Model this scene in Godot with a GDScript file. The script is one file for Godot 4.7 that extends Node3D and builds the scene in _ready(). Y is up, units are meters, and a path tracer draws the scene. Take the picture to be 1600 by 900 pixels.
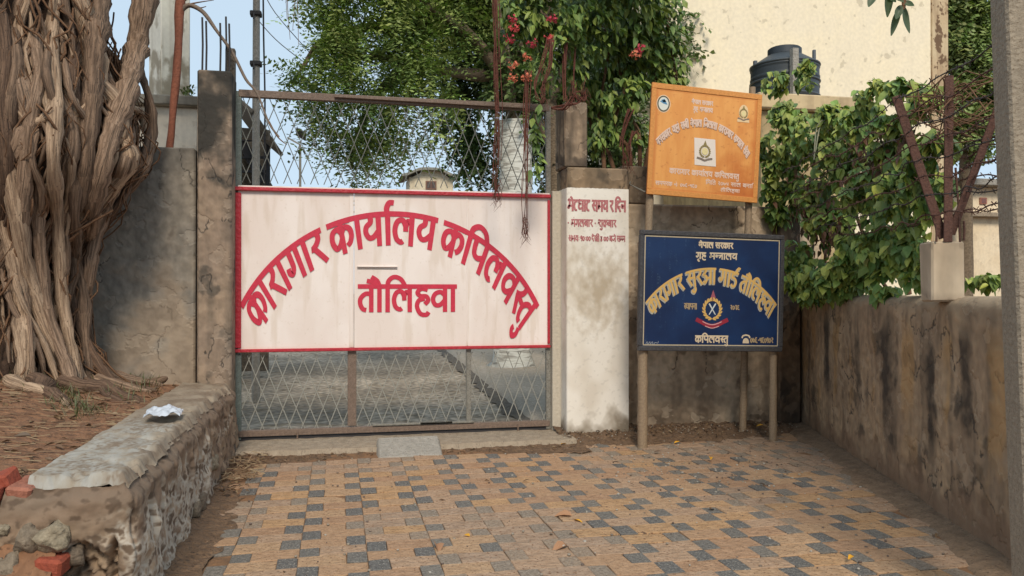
extends Node3D

const FOCAL := 1280.0
var eye := Vector3(0.0, 1.5, 8.28)
var right_dir: Vector3
var up_dir: Vector3
var look_dir: Vector3
var rng := RandomNumberGenerator.new()
var taken := {}
var M := {}


# ---------------------------------------------------------------- mesh collector
class MB:
	var v := PackedVector3Array()
	var n := PackedVector3Array()
	var uv := PackedVector2Array()
	var ix := PackedInt32Array()

	func vert(p: Vector3, nn: Vector3, t := Vector2.ZERO) -> int:
		v.append(p); n.append(nn); uv.append(t)
		return v.size() - 1

	func tri(a: Vector3, b: Vector3, c: Vector3, ta := Vector2.ZERO, tb := Vector2(1, 0), tc := Vector2(1, 1)) -> void:
		var nn := (b - a).cross(c - a).normalized()
		var i := vert(a, nn, ta)
		vert(b, nn, tb); vert(c, nn, tc)
		ix.append_array([i, i + 2, i + 1])

	func quad(a: Vector3, b: Vector3, c: Vector3, d: Vector3, ta := Vector2(0, 1), tb := Vector2(1, 1), tc := Vector2(1, 0), td := Vector2(0, 0)) -> void:
		var nn := (c - a).cross(d - b).normalized()
		var i := vert(a, nn, ta)
		vert(b, nn, tb); vert(c, nn, tc); vert(d, nn, td)
		ix.append_array([i, i + 2, i + 1, i, i + 3, i + 2])

	# a box with bevelled edges; uv runs once over the front
	func box(xf: Transform3D, size: Vector3, bevel := 0.006, jitter := 0.0, r: RandomNumberGenerator = null) -> void:
		var h := size * 0.5
		var b := minf(bevel, minf(h.x, minf(h.y, h.z)) * 0.9)
		var move := {}
		for sx in [-1, 1]:
			for sy in [-1, 1]:
				for sz in [-1, 1]:
					move[Vector3i(sx, sy, sz)] = Vector3(r.randf_range(-1, 1), r.randf_range(-1, 1), r.randf_range(-1, 1)) * jitter if r else Vector3.ZERO
		var P := func(sx: int, sy: int, sz: int, ax: int) -> Vector3:
			var p := Vector3(sx * (h.x - (0.0 if ax == 0 else b)), sy * (h.y - (0.0 if ax == 1 else b)), sz * (h.z - (0.0 if ax == 2 else b)))
			return p + move[Vector3i(sx, sy, sz)]
		var T := func(p: Vector3) -> Vector2:
			return Vector2((p.x + p.z - h.z) / size.x + 0.5, 0.5 - (p.y + 0.3 * (p.z - h.z)) / size.y)
		var Q := func(a: Vector3, bb: Vector3, c: Vector3, d: Vector3) -> void:
			if (c - a).cross(d - bb).dot(a + bb + c + d) < 0.0:
				var s := bb; bb = d; d = s
			quad(xf * a, xf * bb, xf * c, xf * d, T.call(a), T.call(bb), T.call(c), T.call(d))
		for s in [-1, 1]:
			Q.call(P.call(s, -1, -1, 0), P.call(s, 1, -1, 0), P.call(s, 1, 1, 0), P.call(s, -1, 1, 0))
			Q.call(P.call(-1, s, -1, 1), P.call(1, s, -1, 1), P.call(1, s, 1, 1), P.call(-1, s, 1, 1))
			Q.call(P.call(-1, -1, s, 2), P.call(1, -1, s, 2), P.call(1, 1, s, 2), P.call(-1, 1, s, 2))
		if b <= 0.0:
			return
		for s in [-1, 1]:
			for t in [-1, 1]:
				Q.call(P.call(s, t, -1, 0), P.call(s, t, 1, 0), P.call(s, t, 1, 1), P.call(s, t, -1, 1))
				Q.call(P.call(s, -1, t, 0), P.call(s, 1, t, 0), P.call(s, 1, t, 2), P.call(s, -1, t, 2))
				Q.call(P.call(-1, s, t, 1), P.call(1, s, t, 1), P.call(1, s, t, 2), P.call(-1, s, t, 2))
				for q in [-1, 1]:
					var a: Vector3 = P.call(s, t, q, 0)
					var bb: Vector3 = P.call(s, t, q, 1)
					var c: Vector3 = P.call(s, t, q, 2)
					if (bb - a).cross(c - a).dot(a) < 0.0:
						tri(xf * a, xf * c, xf * bb, T.call(a), T.call(c), T.call(bb))
					else:
						tri(xf * a, xf * bb, xf * c, T.call(a), T.call(bb), T.call(c))

	# an upright wall between two ground points, t thick, its front face on the line a-b (front to the left of b-a seen from above is +n)
	func bar(a: Vector3, b: Vector3, w: float, d: float, bevel := 0.002, side := Vector3.UP) -> void:
		var y := (b - a).normalized()
		var x := side.cross(y)
		if x.length() < 0.05:
			x = Vector3.RIGHT.cross(y)
		x = x.normalized()
		var z := x.cross(y)
		box(Transform3D(Basis(x, y, z), (a + b) * 0.5), Vector3(w, (b - a).length(), d), bevel)

	func tube(pts: PackedVector3Array, radii: PackedFloat32Array, sides := 6, caps := true, wobble := 0.0, seed_ := 0) -> void:
		var start := v.size()
		var m := pts.size()
		var side := Vector3.ZERO
		var along := 0.0
		for i in m:
			var dir := (pts[mini(i + 1, m - 1)] - pts[maxi(i - 1, 0)]).normalized()
			if i == 0:
				side = dir.cross(Vector3(0.31, 0.11, 0.94)).normalized()
			else:
				along += pts[i].distance_to(pts[i - 1])
			side = (side - dir * side.dot(dir)).normalized()
			var other := dir.cross(side)
			var r := radii[mini(i, radii.size() - 1)]
			for k in sides + 1:
				var a := TAU * k / sides
				var rr := r * (1.0 + wobble * sin(a * 2.0 + along * 9.0 + seed_) + wobble * 0.7 * sin(a * 3.0 - along * 15.0 + seed_ * 1.7))
				var nn := side * cos(a) + other * sin(a)
				vert(pts[i] + nn * rr, nn, Vector2(float(k) / sides, along * 1.6 + seed_ * 0.37))
		for i in m - 1:
			for k in sides:
				var a := start + i * (sides + 1) + k
				var b := a + sides + 1
				ix.append_array([a, b, a + 1, a + 1, b, b + 1])
		if caps:
			for e in [0, m - 1]:
				var dir := (pts[e] - pts[1 if e == 0 else m - 2]).normalized()
				var c := vert(pts[e], dir)
				var first := v.size()
				for k in sides + 1:
					vert(v[start + e * (sides + 1) + k], dir)
				for k in sides:
					if e == 0:
						ix.append_array([c, first + k, first + k + 1])
					else:
						ix.append_array([c, first + k + 1, first + k])

	# a sheet whose points come from f(u, v)
	func sheet(f: Callable, nu: int, nv: int, flip := false) -> void:
		var start := v.size()
		var g := PackedVector3Array()
		for j in nv + 1:
			for i in nu + 1:
				g.append(f.call(float(i) / nu, float(j) / nv))
		for j in nv + 1:
			for i in nu + 1:
				var dx := g[j * (nu + 1) + mini(i + 1, nu)] - g[j * (nu + 1) + maxi(i - 1, 0)]
				var dy := g[mini(j + 1, nv) * (nu + 1) + i] - g[maxi(j - 1, 0) * (nu + 1) + i]
				var nn := dx.cross(dy).normalized() * (-1.0 if flip else 1.0)
				vert(g[j * (nu + 1) + i], nn, Vector2(float(i) / nu, 1.0 - float(j) / nv))
		for j in nv:
			for i in nu:
				var a := start + j * (nu + 1) + i
				var b := a + nu + 1
				if flip:
					ix.append_array([a, a + 1, b, a + 1, b + 1, b])
				else:
					ix.append_array([a, b, a + 1, a + 1, b, b + 1])

	# a lumpy stone
	func stone(xf: Transform3D, size: Vector3, seed_: int, nu := 9, nv := 6) -> void:
		var q := FastNoiseLite.new()
		q.seed = seed_; q.frequency = 0.9
		sheet(func(u: float, w: float) -> Vector3:
			var a := -TAU * u
			var e := (w - 0.5) * PI
			var d := Vector3(cos(e) * cos(a), sin(e), cos(e) * sin(a))
			var k := pow(absf(d.x), 5.0) + pow(absf(d.y), 5.0) + pow(absf(d.z), 5.0)
			return xf * (d * pow(k, -0.17) * size * 0.5 * (0.95 + 0.5 * q.get_noise_3dv(d + Vector3.ONE * seed_))), nu, nv)

	func mesh() -> ArrayMesh:
		var a := []
		a.resize(Mesh.ARRAY_MAX)
		a[Mesh.ARRAY_VERTEX] = v; a[Mesh.ARRAY_NORMAL] = n; a[Mesh.ARRAY_TEX_UV] = uv; a[Mesh.ARRAY_INDEX] = ix
		var m := ArrayMesh.new()
		m.add_surface_from_arrays(Mesh.PRIMITIVE_TRIANGLES, a)
		return m


# ---------------------------------------------------------------- names and nodes
func numbered(called: String) -> String:
	taken[called] = taken.get(called, -1) + 1
	return called if taken[called] == 0 else "%s_%03d" % [called, taken[called]]


func tag(o: Node, label := "", category := "", group := "", kind := "") -> Node:
	if label: o.set_meta("label", label)
	if category: o.set_meta("category", category)
	if group: o.set_meta("group", group)
	if kind: o.set_meta("kind", kind)
	return o


func thing(called: String, label: String, category: String, at_: Vector3, group := "") -> Node3D:
	var o := Node3D.new()
	o.name = numbered(called)
	o.position = at_
	add_child(o)
	tag(o, label, category, group)
	return o


func origin_of(o: Node) -> Vector3:
	var p := Vector3.ZERO
	while o != self and o is Node3D:
		p += (o as Node3D).position
		o = o.get_parent()
	return p


# commits a collector (in world coordinates) as one named mesh under parent
func obj(called: String, mb, mat: Material, parent: Node = self, kind := "") -> MeshInstance3D:
	var o := MeshInstance3D.new()
	o.mesh = mb if mb is Mesh else (mb as MB).mesh()
	o.material_override = mat
	if parent == self:
		o.name = numbered(called)
		add_child(o)
	else:
		o.name = called
		parent.add_child(o, true)
		o.position = -origin_of(parent)
	if kind: o.set_meta("kind", kind)
	return o


func spread(called: String, mesh: Mesh, mat: Material, places: Array, colors: Array, parent: Node) -> MultiMeshInstance3D:
	var mm := MultiMesh.new()
	mm.transform_format = MultiMesh.TRANSFORM_3D
	mm.use_colors = true
	mm.mesh = mesh
	mm.instance_count = places.size()
	for i in places.size():
		mm.set_instance_transform(i, places[i])
		mm.set_instance_color(i, colors[i % colors.size()])
	var o := MultiMeshInstance3D.new()
	o.multimesh = mm
	o.material_override = mat
	if parent == self:
		o.name = numbered(called)
		add_child(o)
	else:
		o.name = called
		parent.add_child(o, true)
		o.position = -origin_of(parent)
	o.set_meta("kind", "stuff")
	return o


# ---------------------------------------------------------------- from the picture to the place
func ray(px: float, py: float) -> Vector3:
	return look_dir + right_dir * ((px - 800.0) / FOCAL) + up_dir * ((450.0 - py) / FOCAL)


func at(px: float, py: float, t: float) -> Vector3:
	return eye + ray(px, py) * t


func on_z(px: float, py: float, z: float) -> Vector3:
	var d := ray(px, py)
	return eye + d * ((z - eye.z) / d.z)


func on_y(px: float, py: float, y: float) -> Vector3:
	var d := ray(px, py)
	return eye + d * ((y - eye.y) / d.y)


# ---------------------------------------------------------------- materials
func noise(freq: float, seed_: int, octaves := 4) -> FastNoiseLite:
	var q := FastNoiseLite.new()
	q.seed = seed_; q.frequency = freq
	q.noise_type = FastNoiseLite.TYPE_SIMPLEX_SMOOTH
	q.fractal_octaves = octaves
	return q


var normal_maps := {}
func bumps(seed_: int, freq: float, strength: float) -> ImageTexture:
	var key := "%d %f %f" % [seed_, freq, strength]
	if not normal_maps.has(key):
		var im := noise(freq, seed_, 5).get_seamless_image(256, 256)
		im.convert(Image.FORMAT_RGBA8)
		im.bump_map_to_normal_map(strength)
		normal_maps[key] = ImageTexture.create_from_image(im)
	return normal_maps[key]


func plain(col: Color, rough := 0.8, metal := 0.0) -> StandardMaterial3D:
	var m := StandardMaterial3D.new()
	m.albedo_color = col
	m.roughness = rough
	m.metallic = metal
	m.cull_mode = BaseMaterial3D.CULL_DISABLED
	return m


# lightly mottled: one of a few shared grey noise textures under a tint, for small things
var shared_grain := {}
func mottled(a: Color, b: Color, tile: float, seed_: int, rough := 0.9, bump := 2.0, freq := 0.02, contrast := 1.6, speck := Color(0, 0, 0, 0)) -> StandardMaterial3D:
	var lo := snappedf(minf(a.get_luminance(), b.get_luminance()) / maxf(a.get_luminance(), b.get_luminance()), 0.1)
	var key := "%f %s" % [lo, speck.a > 0.0]
	if not shared_grain.has(key):
		shared_grain[key] = mottled_full(Color(lo, lo, lo), Color.WHITE, 1.0, 77 + seed_ % 5, 0.9, 0.0, 0.03, 1.6, Color(lo * 0.75, lo * 0.7, lo * 0.62) if speck.a > 0.0 else speck).albedo_texture
	var m := StandardMaterial3D.new()
	m.albedo_texture = shared_grain[key]
	m.albedo_color = a if a.get_luminance() > b.get_luminance() else b
	m.roughness = rough
	m.uv1_triplanar = true
	m.uv1_world_triplanar = true
	m.uv1_scale = Vector3.ONE / tile
	m.cull_mode = BaseMaterial3D.CULL_DISABLED
	if bump > 0.0:
		m.normal_enabled = true
		m.normal_texture = bumps(3, 0.05, 2.0 if bump < 3.0 else (4.0 if bump < 6.0 else 7.0))
	return m


# mottled: two colours mixed by noise, laid on by position; tile is metres per repeat
func mottled_full(a: Color, b: Color, tile: float, seed_: int, rough := 0.9, bump := 4.0, freq := 0.02, contrast := 1.6, speck := Color(0, 0, 0, 0)) -> StandardMaterial3D:
	var c1 := noise(freq, seed_, 5).get_seamless_image(256, 256).get_data()
	var c2 := noise(0.11, seed_ + 7, 3).get_seamless_image(256, 256).get_data()
	var im := Image.create(256, 256, false, Image.FORMAT_RGB8)
	for y in 256:
		for x in 256:
			var f: float = c1[y * 256 + x] / 255.0
			var g: float = c2[y * 256 + x] / 255.0
			var k := clampf((f * 0.65 + g * 0.35 - 0.5) * contrast + 0.5, 0.0, 1.0)
			var c := a.lerp(b, k)
			if speck.a > 0.0 and g > 0.74:
				c = c.lerp(speck, speck.a)
			im.set_pixel(x, y, c)
	var m := StandardMaterial3D.new()
	m.albedo_texture = ImageTexture.create_from_image(im)
	m.roughness = rough
	m.uv1_triplanar = true
	m.uv1_world_triplanar = true
	m.uv1_scale = Vector3.ONE / tile
	m.cull_mode = BaseMaterial3D.CULL_DISABLED
	if bump > 0.0:
		m.normal_enabled = true
		m.normal_texture = bumps(3, 0.05, 2.0 if bump < 3.0 else (4.0 if bump < 6.0 else 7.0))
	return m


# painted over its own uv: f(u, v from the bottom) gives the colour; height for the relief comes from its alpha
func painted(w: int, h: int, f: Callable, rough := 0.9, bump := 3.0) -> StandardMaterial3D:
	var im := Image.create(w, h, false, Image.FORMAT_RGB8)
	var hi := Image.create(w, h, false, Image.FORMAT_RGBA8)
	for y in h:
		for x in w:
			var c: Color = f.call((x + 0.5) / w, 1.0 - (y + 0.5) / h)
			im.set_pixel(x, y, c)
			hi.set_pixel(x, y, Color(c.a, c.a, c.a))
	var m := StandardMaterial3D.new()
	m.albedo_texture = ImageTexture.create_from_image(im)
	m.roughness = rough
	m.cull_mode = BaseMaterial3D.CULL_DISABLED
	if bump > 0.0:
		hi.bump_map_to_normal_map(bump)
		m.normal_enabled = true
		m.normal_texture = ImageTexture.create_from_image(hi)
	return m


func leafy(back := 0.35) -> StandardMaterial3D:
	var m := StandardMaterial3D.new()
	m.vertex_color_use_as_albedo = true
	m.roughness = 0.55
	m.cull_mode = BaseMaterial3D.CULL_DISABLED
	m.backlight_enabled = true
	m.backlight = Color(back * 0.7, back, back * 0.25)
	return m


func rgb(r: int, g: int, b: int) -> Color:
	return Color(r / 255.0, g / 255.0, b / 255.0)


# ---------------------------------------------------------------- lettering: each letter as brush strokes in a box 1 high, headline at 1
var GLYPH := {
	"k": "0.96|l 0.5 1 0.5 0|s 0.5 0.6 0.36 0.74 0.16 0.66 0.1 0.42 0.2 0.22 0.36 0.26 0.5 0.46|s 0.5 0.6 0.64 0.74 0.82 0.66 0.86 0.46 0.78 0.28 0.66 0.2",
	"A": "0.34|l 0.17 1 0.17 0",
	"r": "0.6|s 0.16 1 0.38 0.9 0.42 0.74 0.3 0.6 0.12 0.52 0.06 0.52|l 0.16 0.53 0.56 0.02",
	"g": "0.78|s 0.32 1 0.32 0.6 0.3 0.4 0.18 0.28 0.08 0.36 0.1 0.48|l 0.6 1 0.6 0",
	"y": "0.8|l 0.62 1 0.62 0|s 0.1 1 0.3 0.9 0.32 0.72 0.16 0.6 0.12 0.44 0.22 0.28 0.4 0.28 0.62 0.46",
	"l": "0.92|l 0.74 1 0.74 0|s 0.74 0.66 0.6 0.72 0.52 0.58 0.52 0.42|s 0.52 0.56 0.4 0.74 0.2 0.7 0.1 0.46 0.16 0.2 0.32 0.1 0.42 0.14",
	"p": "0.76|l 0.6 1 0.6 0|s 0.12 1 0.12 0.66 0.18 0.46 0.36 0.4 0.6 0.5",
	"v": "0.76|l 0.6 1 0.6 0|s 0.6 0.6 0.42 0.72 0.2 0.66 0.1 0.46 0.2 0.26 0.4 0.26 0.6 0.44",
	"b": "0.76|l 0.6 1 0.6 0|s 0.6 0.6 0.42 0.72 0.2 0.66 0.1 0.46 0.2 0.26 0.4 0.26 0.6 0.44|l 0.2 0.62 0.52 0.34",
	"s": "0.9|l 0.74 1 0.74 0|s 0.14 1 0.34 0.9 0.36 0.74 0.24 0.6 0.06 0.52|l 0.14 0.54 0.46 0.06|l 0.2 0.54 0.74 0.54",
	"s-": "0.52|s 0.14 1 0.36 0.9 0.38 0.74 0.26 0.6 0.06 0.52|l 0.14 0.54 0.44 0.06|l 0.2 0.54 0.56 0.46",
	"t": "0.7|l 0.54 1 0.54 0|s 0.54 0.64 0.32 0.66 0.12 0.5 0.1 0.3 0.2 0.12 0.34 0.08",
	"h": "0.68|l 0.36 1 0.36 0.84|s 0.56 0.8 0.3 0.84 0.14 0.7 0.26 0.58 0.5 0.56 0.58 0.42 0.44 0.28|s 0.44 0.48 0.2 0.42 0.12 0.2 0.26 -0.06 0.5 -0.1 0.6 0",
	"bh": "0.9|l 0.74 1 0.74 0|s 0.12 0.94 0.24 0.98 0.3 0.84 0.28 0.56 0.18 0.3 0.08 0.32 0.16 0.44 0.4 0.46 0.74 0.44",
	"m": "0.8|l 0.64 1 0.64 0|s 0.2 1 0.2 0.5 0.16 0.32 0.06 0.3 0.1 0.46 0.3 0.46 0.64 0.44",
	"m-": "0.5|s 0.2 1 0.2 0.5 0.16 0.32 0.06 0.3 0.1 0.46 0.3 0.46 0.52 0.44",
	"n": "0.74|l 0.58 1 0.58 0|s 0.58 0.56 0.32 0.58 0.12 0.62 0.1 0.44 0.24 0.38 0.3 0.54",
	"n-": "0.46|s 0.5 0.56 0.32 0.58 0.12 0.62 0.1 0.44 0.24 0.38 0.3 0.54",
	"tr": "0.7|l 0.54 1 0.54 0|s 0.54 0.62 0.3 0.6 0.1 0.58|l 0.4 0.58 0.12 0.2",
	"T": "0.66|l 0.36 1 0.36 0.82|s 0.56 0.82 0.28 0.8 0.1 0.58 0.1 0.3 0.26 0.12 0.5 0.12",
	"gh": "0.84|l 0.68 1 0.68 0|s 0.34 0.96 0.14 0.92 0.14 0.74 0.34 0.64 0.14 0.56 0.1 0.36 0.26 0.22 0.68 0.34",
	"d": "0.64|l 0.4 1 0.4 0.82|s 0.4 0.82 0.16 0.78 0.08 0.56 0.18 0.38 0.34 0.4 0.4 0.54|s 0.24 0.38 0.4 0.24 0.52 0.02",
	"D": "0.66|l 0.36 1 0.36 0.84|s 0.36 0.84 0.12 0.8 0.12 0.6 0.36 0.58 0.52 0.42 0.46 0.18 0.24 0.08 0.1 0.22",
	"j": "0.9|l 0.74 1 0.74 0|s 0.74 0.52 0.5 0.54 0.46 0.34 0.28 0.22 0.12 0.34 0.1 0.5",
	"sh": "0.92|l 0.76 1 0.76 0|s 0.08 0.84 0.2 0.98 0.4 0.9 0.4 0.7 0.2 0.52 0.36 0.3 0.5 0.06|s 0.22 0.54 0.08 0.64 0.06 0.48",
	"ksh": "0.92|l 0.76 1 0.76 0|s 0.14 1 0.36 0.88 0.22 0.7 0.1 0.58 0.34 0.5 0.4 0.3 0.22 0.1 0.08 0.24|s 0.24 0.46 0.46 0.38 0.76 0.44",
	"th": "0.84|l 0.68 1 0.68 0|s 0.1 0.9 0.24 0.98 0.28 0.84 0.14 0.7 0.3 0.6 0.12 0.5 0.16 0.3 0.4 0.26 0.68 0.42",
	"kh": "0.96|l 0.8 1 0.8 0|s 0.14 1 0.3 0.86 0.14 0.6 0.06 0.54|s 0.16 0.56 0.3 0.2 0.5 0.14 0.8 0.4|s 0.8 0.6 0.6 0.7 0.48 0.5 0.6 0.32 0.8 0.44",
	"kr": "0.96|l 0.5 1 0.5 0|s 0.5 0.6 0.36 0.74 0.16 0.66 0.1 0.42 0.2 0.22 0.36 0.26 0.5 0.46|s 0.5 0.6 0.64 0.74 0.82 0.66 0.86 0.46 0.78 0.28|l 0.48 0.3 0.2 0.04",
	"c": "0.84|l 0.68 1 0.68 0|l 0.08 0.7 0.68 0.7|s 0.24 0.7 0.2 0.4 0.36 0.26 0.68 0.44",
	"i": "0.32|l 0.16 1 0.16 0|s 0.16 1 0.2 1.2 0.42 1.34 0.7 1.26 0.88 1.0",
	"I": "0.34|l 0.17 1 0.17 0|s 0.17 1 0.12 1.22 -0.1 1.32 -0.34 1.22 -0.4 1.0",
	"R": "0|s -0.17 1 -0.2 1.16 -0.1 1.32 0.06 1.32",
	"e": "0|s -0.2 1 -0.3 1.18 -0.5 1.3",
	"au": "0.34|l 0.17 1 0.17 0|s 0.17 1 0.08 1.2 -0.16 1.34|s 0.12 1.02 -0.06 1.14 -0.34 1.2",
	"u": "0|s -0.2 -0.02 -0.14 -0.2 -0.28 -0.34 -0.46 -0.26 -0.44 -0.14",
	"ri": "0|s -0.34 0 -0.5 -0.14 -0.36 -0.3 -0.24 -0.26",
	"M": "0|l -0.34 1.2 -0.24 1.2",
	":": "0.3|x|l 0.1 0.66 0.2 0.66|l 0.1 0.3 0.2 0.3",
	"*": "0.6|x|l 0.14 0.5 0.34 0.5|l 0.24 0.6 0.24 0.4",
	"-": "0.5|x|l 0.1 0.5 0.4 0.5",
	"0": "0.6|x|s 0.28 0.8 0.1 0.6 0.1 0.34 0.28 0.14 0.46 0.34 0.46 0.6 0.28 0.8",
	"1": "0.5|x|s 0.34 0.5 0.12 0.52 0.1 0.78 0.28 0.86 0.38 0.66 0.36 0.3 0.3 0.06",
	"2": "0.6|x|s 0.1 0.8 0.3 0.88 0.44 0.7 0.3 0.52 0.14 0.44|l 0.18 0.46 0.5 0.08",
	"3": "0.6|x|s 0.1 0.8 0.3 0.88 0.42 0.74 0.24 0.6 0.44 0.5 0.4 0.32 0.2 0.3|l 0.24 0.32 0.5 0.06",
	"4": "0.6|x|s 0.1 0.88 0.3 0.56 0.42 0.3 0.28 0.1 0.14 0.3 0.28 0.56 0.46 0.88",
	"5": "0.6|x|s 0.12 0.86 0.12 0.5 0.3 0.46 0.42 0.56|l 0.42 0.88 0.42 0.08",
	"6": "0.6|x|s 0.46 0.84 0.16 0.84 0.12 0.62 0.32 0.56 0.12 0.46 0.14 0.2 0.4 0.2 0.46 0.04",
	"7": "0.6|x|s 0.1 0.84 0.1 0.4 0.28 0.2 0.46 0.4 0.4 0.62 0.26 0.5",
}


func curve(p: PackedVector2Array, step: int) -> PackedVector2Array:
	var out := PackedVector2Array()
	for i in p.size() - 1:
		var a := p[maxi(i - 1, 0)]
		var d := p[mini(i + 2, p.size() - 1)]
		for k in step:
			out.append(p[i].cubic_interpolate(p[i + 1], a, d, float(k) / step))
	out.append(p[p.size() - 1])
	return out


func stroke(mb: MB, pts: PackedVector2Array, thick: float, warp: Callable, lift: float) -> void:
	# resample so that straight strokes can bend with the line of writing
	var p := PackedVector2Array([pts[0]])
	for i in range(1, pts.size()):
		var parts := maxi(1, ceili(pts[i].distance_to(p[p.size() - 1]) / (thick * 1.6)))
		var from := p[p.size() - 1]
		for k in parts:
			p.append(from.lerp(pts[i], (k + 1.0) / parts))
	var before := Vector2.ZERO
	var start := mb.v.size()
	for i in p.size():
		var a := (p[i] - p[maxi(i - 1, 0)]).normalized()
		var b := (p[mini(i + 1, p.size() - 1)] - p[i]).normalized()
		var d := (a + b).normalized()
		if d == Vector2.ZERO: d = before
		before = d
		var nn := Vector2(-d.y, d.x)
		var k := 1.0
		if a != Vector2.ZERO and b != Vector2.ZERO:
			k = minf(1.35, 1.0 / maxf(0.2, absf(Vector2(-a.y, a.x).dot(nn))))
		for s in [-1.0, 1.0]:
			var w: Array = warp.call(p[i] + nn * s * k * thick * 0.5)
			mb.vert((w[0] as Vector3) + (w[1] as Vector3) * lift, w[1], Vector2(i * 0.1, s))
	for i in p.size() - 1:
		var a := start + i * 2
		mb.ix.append_array([a, a + 1, a + 2, a + 1, a + 3, a + 2])


# tokens: letters parted by spaces, _ parts words. width is what the line is fitted to; the warp takes (along, up) in metres.
func line_of_text(mb: MB, tokens: String, height: float, width: float, thick: float, warp: Callable, lift := 0.0012, gap := 0.26, shift := Vector2.ZERO) -> void:
	var total := 0.0
	for w in tokens.split("_"):
		for t in w.split(" ", false):
			total += float(GLYPH[t].get_slice("|", 0))
		total += gap
	total -= gap
	var sx := width / total
	var x := 0.0
	var count := 0
	for w in tokens.split("_"):
		var first := x
		var line := true
		for t in w.split(" ", false):
			var bits: PackedStringArray = GLYPH[t].split("|")
			for bi in range(1, bits.size()):
				if bits[bi] == "x":
					line = false
					continue
				var nums := bits[bi].split(" ", false)
				var pts := PackedVector2Array()
				for q in range(1, nums.size(), 2):
					pts.append(Vector2((x + float(nums[q])) * sx, float(nums[q + 1]) * height - (thick * 0.5 if float(nums[q + 1]) >= 0.99 and bits[bi][0] == "s" else 0.0)) + shift)
				if bits[bi][0] == "s":
					pts = curve(pts, 5)
				count += 1
				stroke(mb, pts, thick, warp, lift + 0.00012 * (count % 12) + 0.0001)
			x += float(bits[0])
		if line and x > first:
			stroke(mb, PackedVector2Array([Vector2(first * sx, height - thick * 0.5) + shift, Vector2(x * sx, height - thick * 0.5) + shift]), thick, warp, lift)
		x += gap


func flat_warp(o: Vector3, ex: Vector3, ey: Vector3) -> Callable:
	var nn := ex.cross(ey).normalized()
	return func(p: Vector2) -> Array: return [o + ex * p.x + ey * p.y, nn]


# writing bent round a circle in the plane o, ex, ey; middle of the line at the angle mid (from straight up, clockwise);
# the letters lean only part of the way with the curve, as painted
func arc_warp(o: Vector3, ex: Vector3, ey: Vector3, radius: float, top: float, width: float, mid := 0.0, lean := 0.56) -> Callable:
	var nn := ex.cross(ey).normalized()
	return func(p: Vector2) -> Array:
		var a := (p.x - width * 0.5) / radius + mid
		var d := p.y - top
		return [o + ex * (sin(a) * radius + sin(a * lean) * d) + ey * (cos(a) * radius + cos(a * lean) * d), nn]


func disc(mb: MB, o: Vector3, ex: Vector3, ey: Vector3, rx: float, ry: float, n := 20, from := 0.0, to := TAU) -> void:
	var nn := ex.cross(ey).normalized()
	for i in n:
		var a := lerpf(from, to, float(i) / n)
		var b := lerpf(from, to, float(i + 1) / n)
		mb.tri(o, o + ex * cos(a) * rx + ey * sin(a) * ry, o + ex * cos(b) * rx + ey * sin(b) * ry)


# ---------------------------------------------------------------- leaves
# one leaf folded along its middle, base at 0, tip along -z (drooping is in the transform)
func leaf_mesh(length: float, width: float, heart := 0.0, fold := 0.25) -> ArrayMesh:
	var mb := MB.new()
	var prof := [[0.0, 0.06], [0.14, 0.5 + 0.5 * heart], [0.4, 0.9], [0.7, 0.6 - 0.1 * heart], [1.0, 0.0]]
	for i in prof.size() - 1:
		for s in [-1.0, 1.0]:
			var pts := []
			for q in [prof[i], prof[i + 1]]:
				var w: float = q[1] * width * 0.5
				var z: float = -q[0] * length
				var sag: float = -0.25 * length * q[0] * q[0]
				pts.append(Vector3(0, sag, z))
				pts.append(Vector3(s * w, sag + w * fold, z + (0.1 * length * heart if q[0] < 0.2 else 0.0)))
			if s > 0: mb.quad(pts[0], pts[1], pts[3], pts[2])
			else: mb.quad(pts[1], pts[0], pts[2], pts[3])
	return mb.mesh()


# a drooping twig with many small leaflets
func twig_mesh(length: float, leaflets: int, size: float, seed_: int, wide := 0.4) -> ArrayMesh:
	var r := RandomNumberGenerator.new()
	r.seed = seed_
	var mb := MB.new()
	for i in leaflets:
		var f := (i + 0.5) / leaflets
		var c := Vector3(0, -0.35 * length * f * f, -length * f) + Vector3(r.randf_range(-1, 1), r.randf_range(-1, 1), r.randf_range(-1, 1)) * size * 0.4
		var side := (1.0 if i % 2 else -1.0)
		var d := Vector3(side * r.randf_range(0.5, 1.0), r.randf_range(-0.7, 0.25), r.randf_range(-0.8, 0.1)).normalized()
		var u := d.cross(Vector3(r.randf_range(-0.4, 0.4), 1, r.randf_range(-0.4, 0.4))).normalized()
		var a := size * r.randf_range(0.75, 1.25)
		mb.quad(c, c + d * a * 0.5 - u * a * wide * 0.5, c + d * a, c + d * a * 0.5 + u * a * wide * 0.5)
	return mb.mesh()


func turned(p: Vector3, yaw: float, pitch: float, roll: float, s: float) -> Transform3D:
	return Transform3D(Basis.from_euler(Vector3(pitch, yaw, roll)).scaled(Vector3.ONE * s), p)


# random greens, linear
func greens(base: Color, n: int, spread_: float, yellow := 0.15) -> Array:
	var out := []
	for i in n:
		var k := exp(rng.randf_range(-spread_, spread_))
		var y := rng.randf() * yellow
		out.append(Color(base.r * k * (1.0 + y * 2.2), base.g * k * (1.0 + y * 0.5), base.b * k))
	return out


# points inside lumps, more of them towards the skin
var gap_n := noise(1.0, 55, 2)


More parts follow.
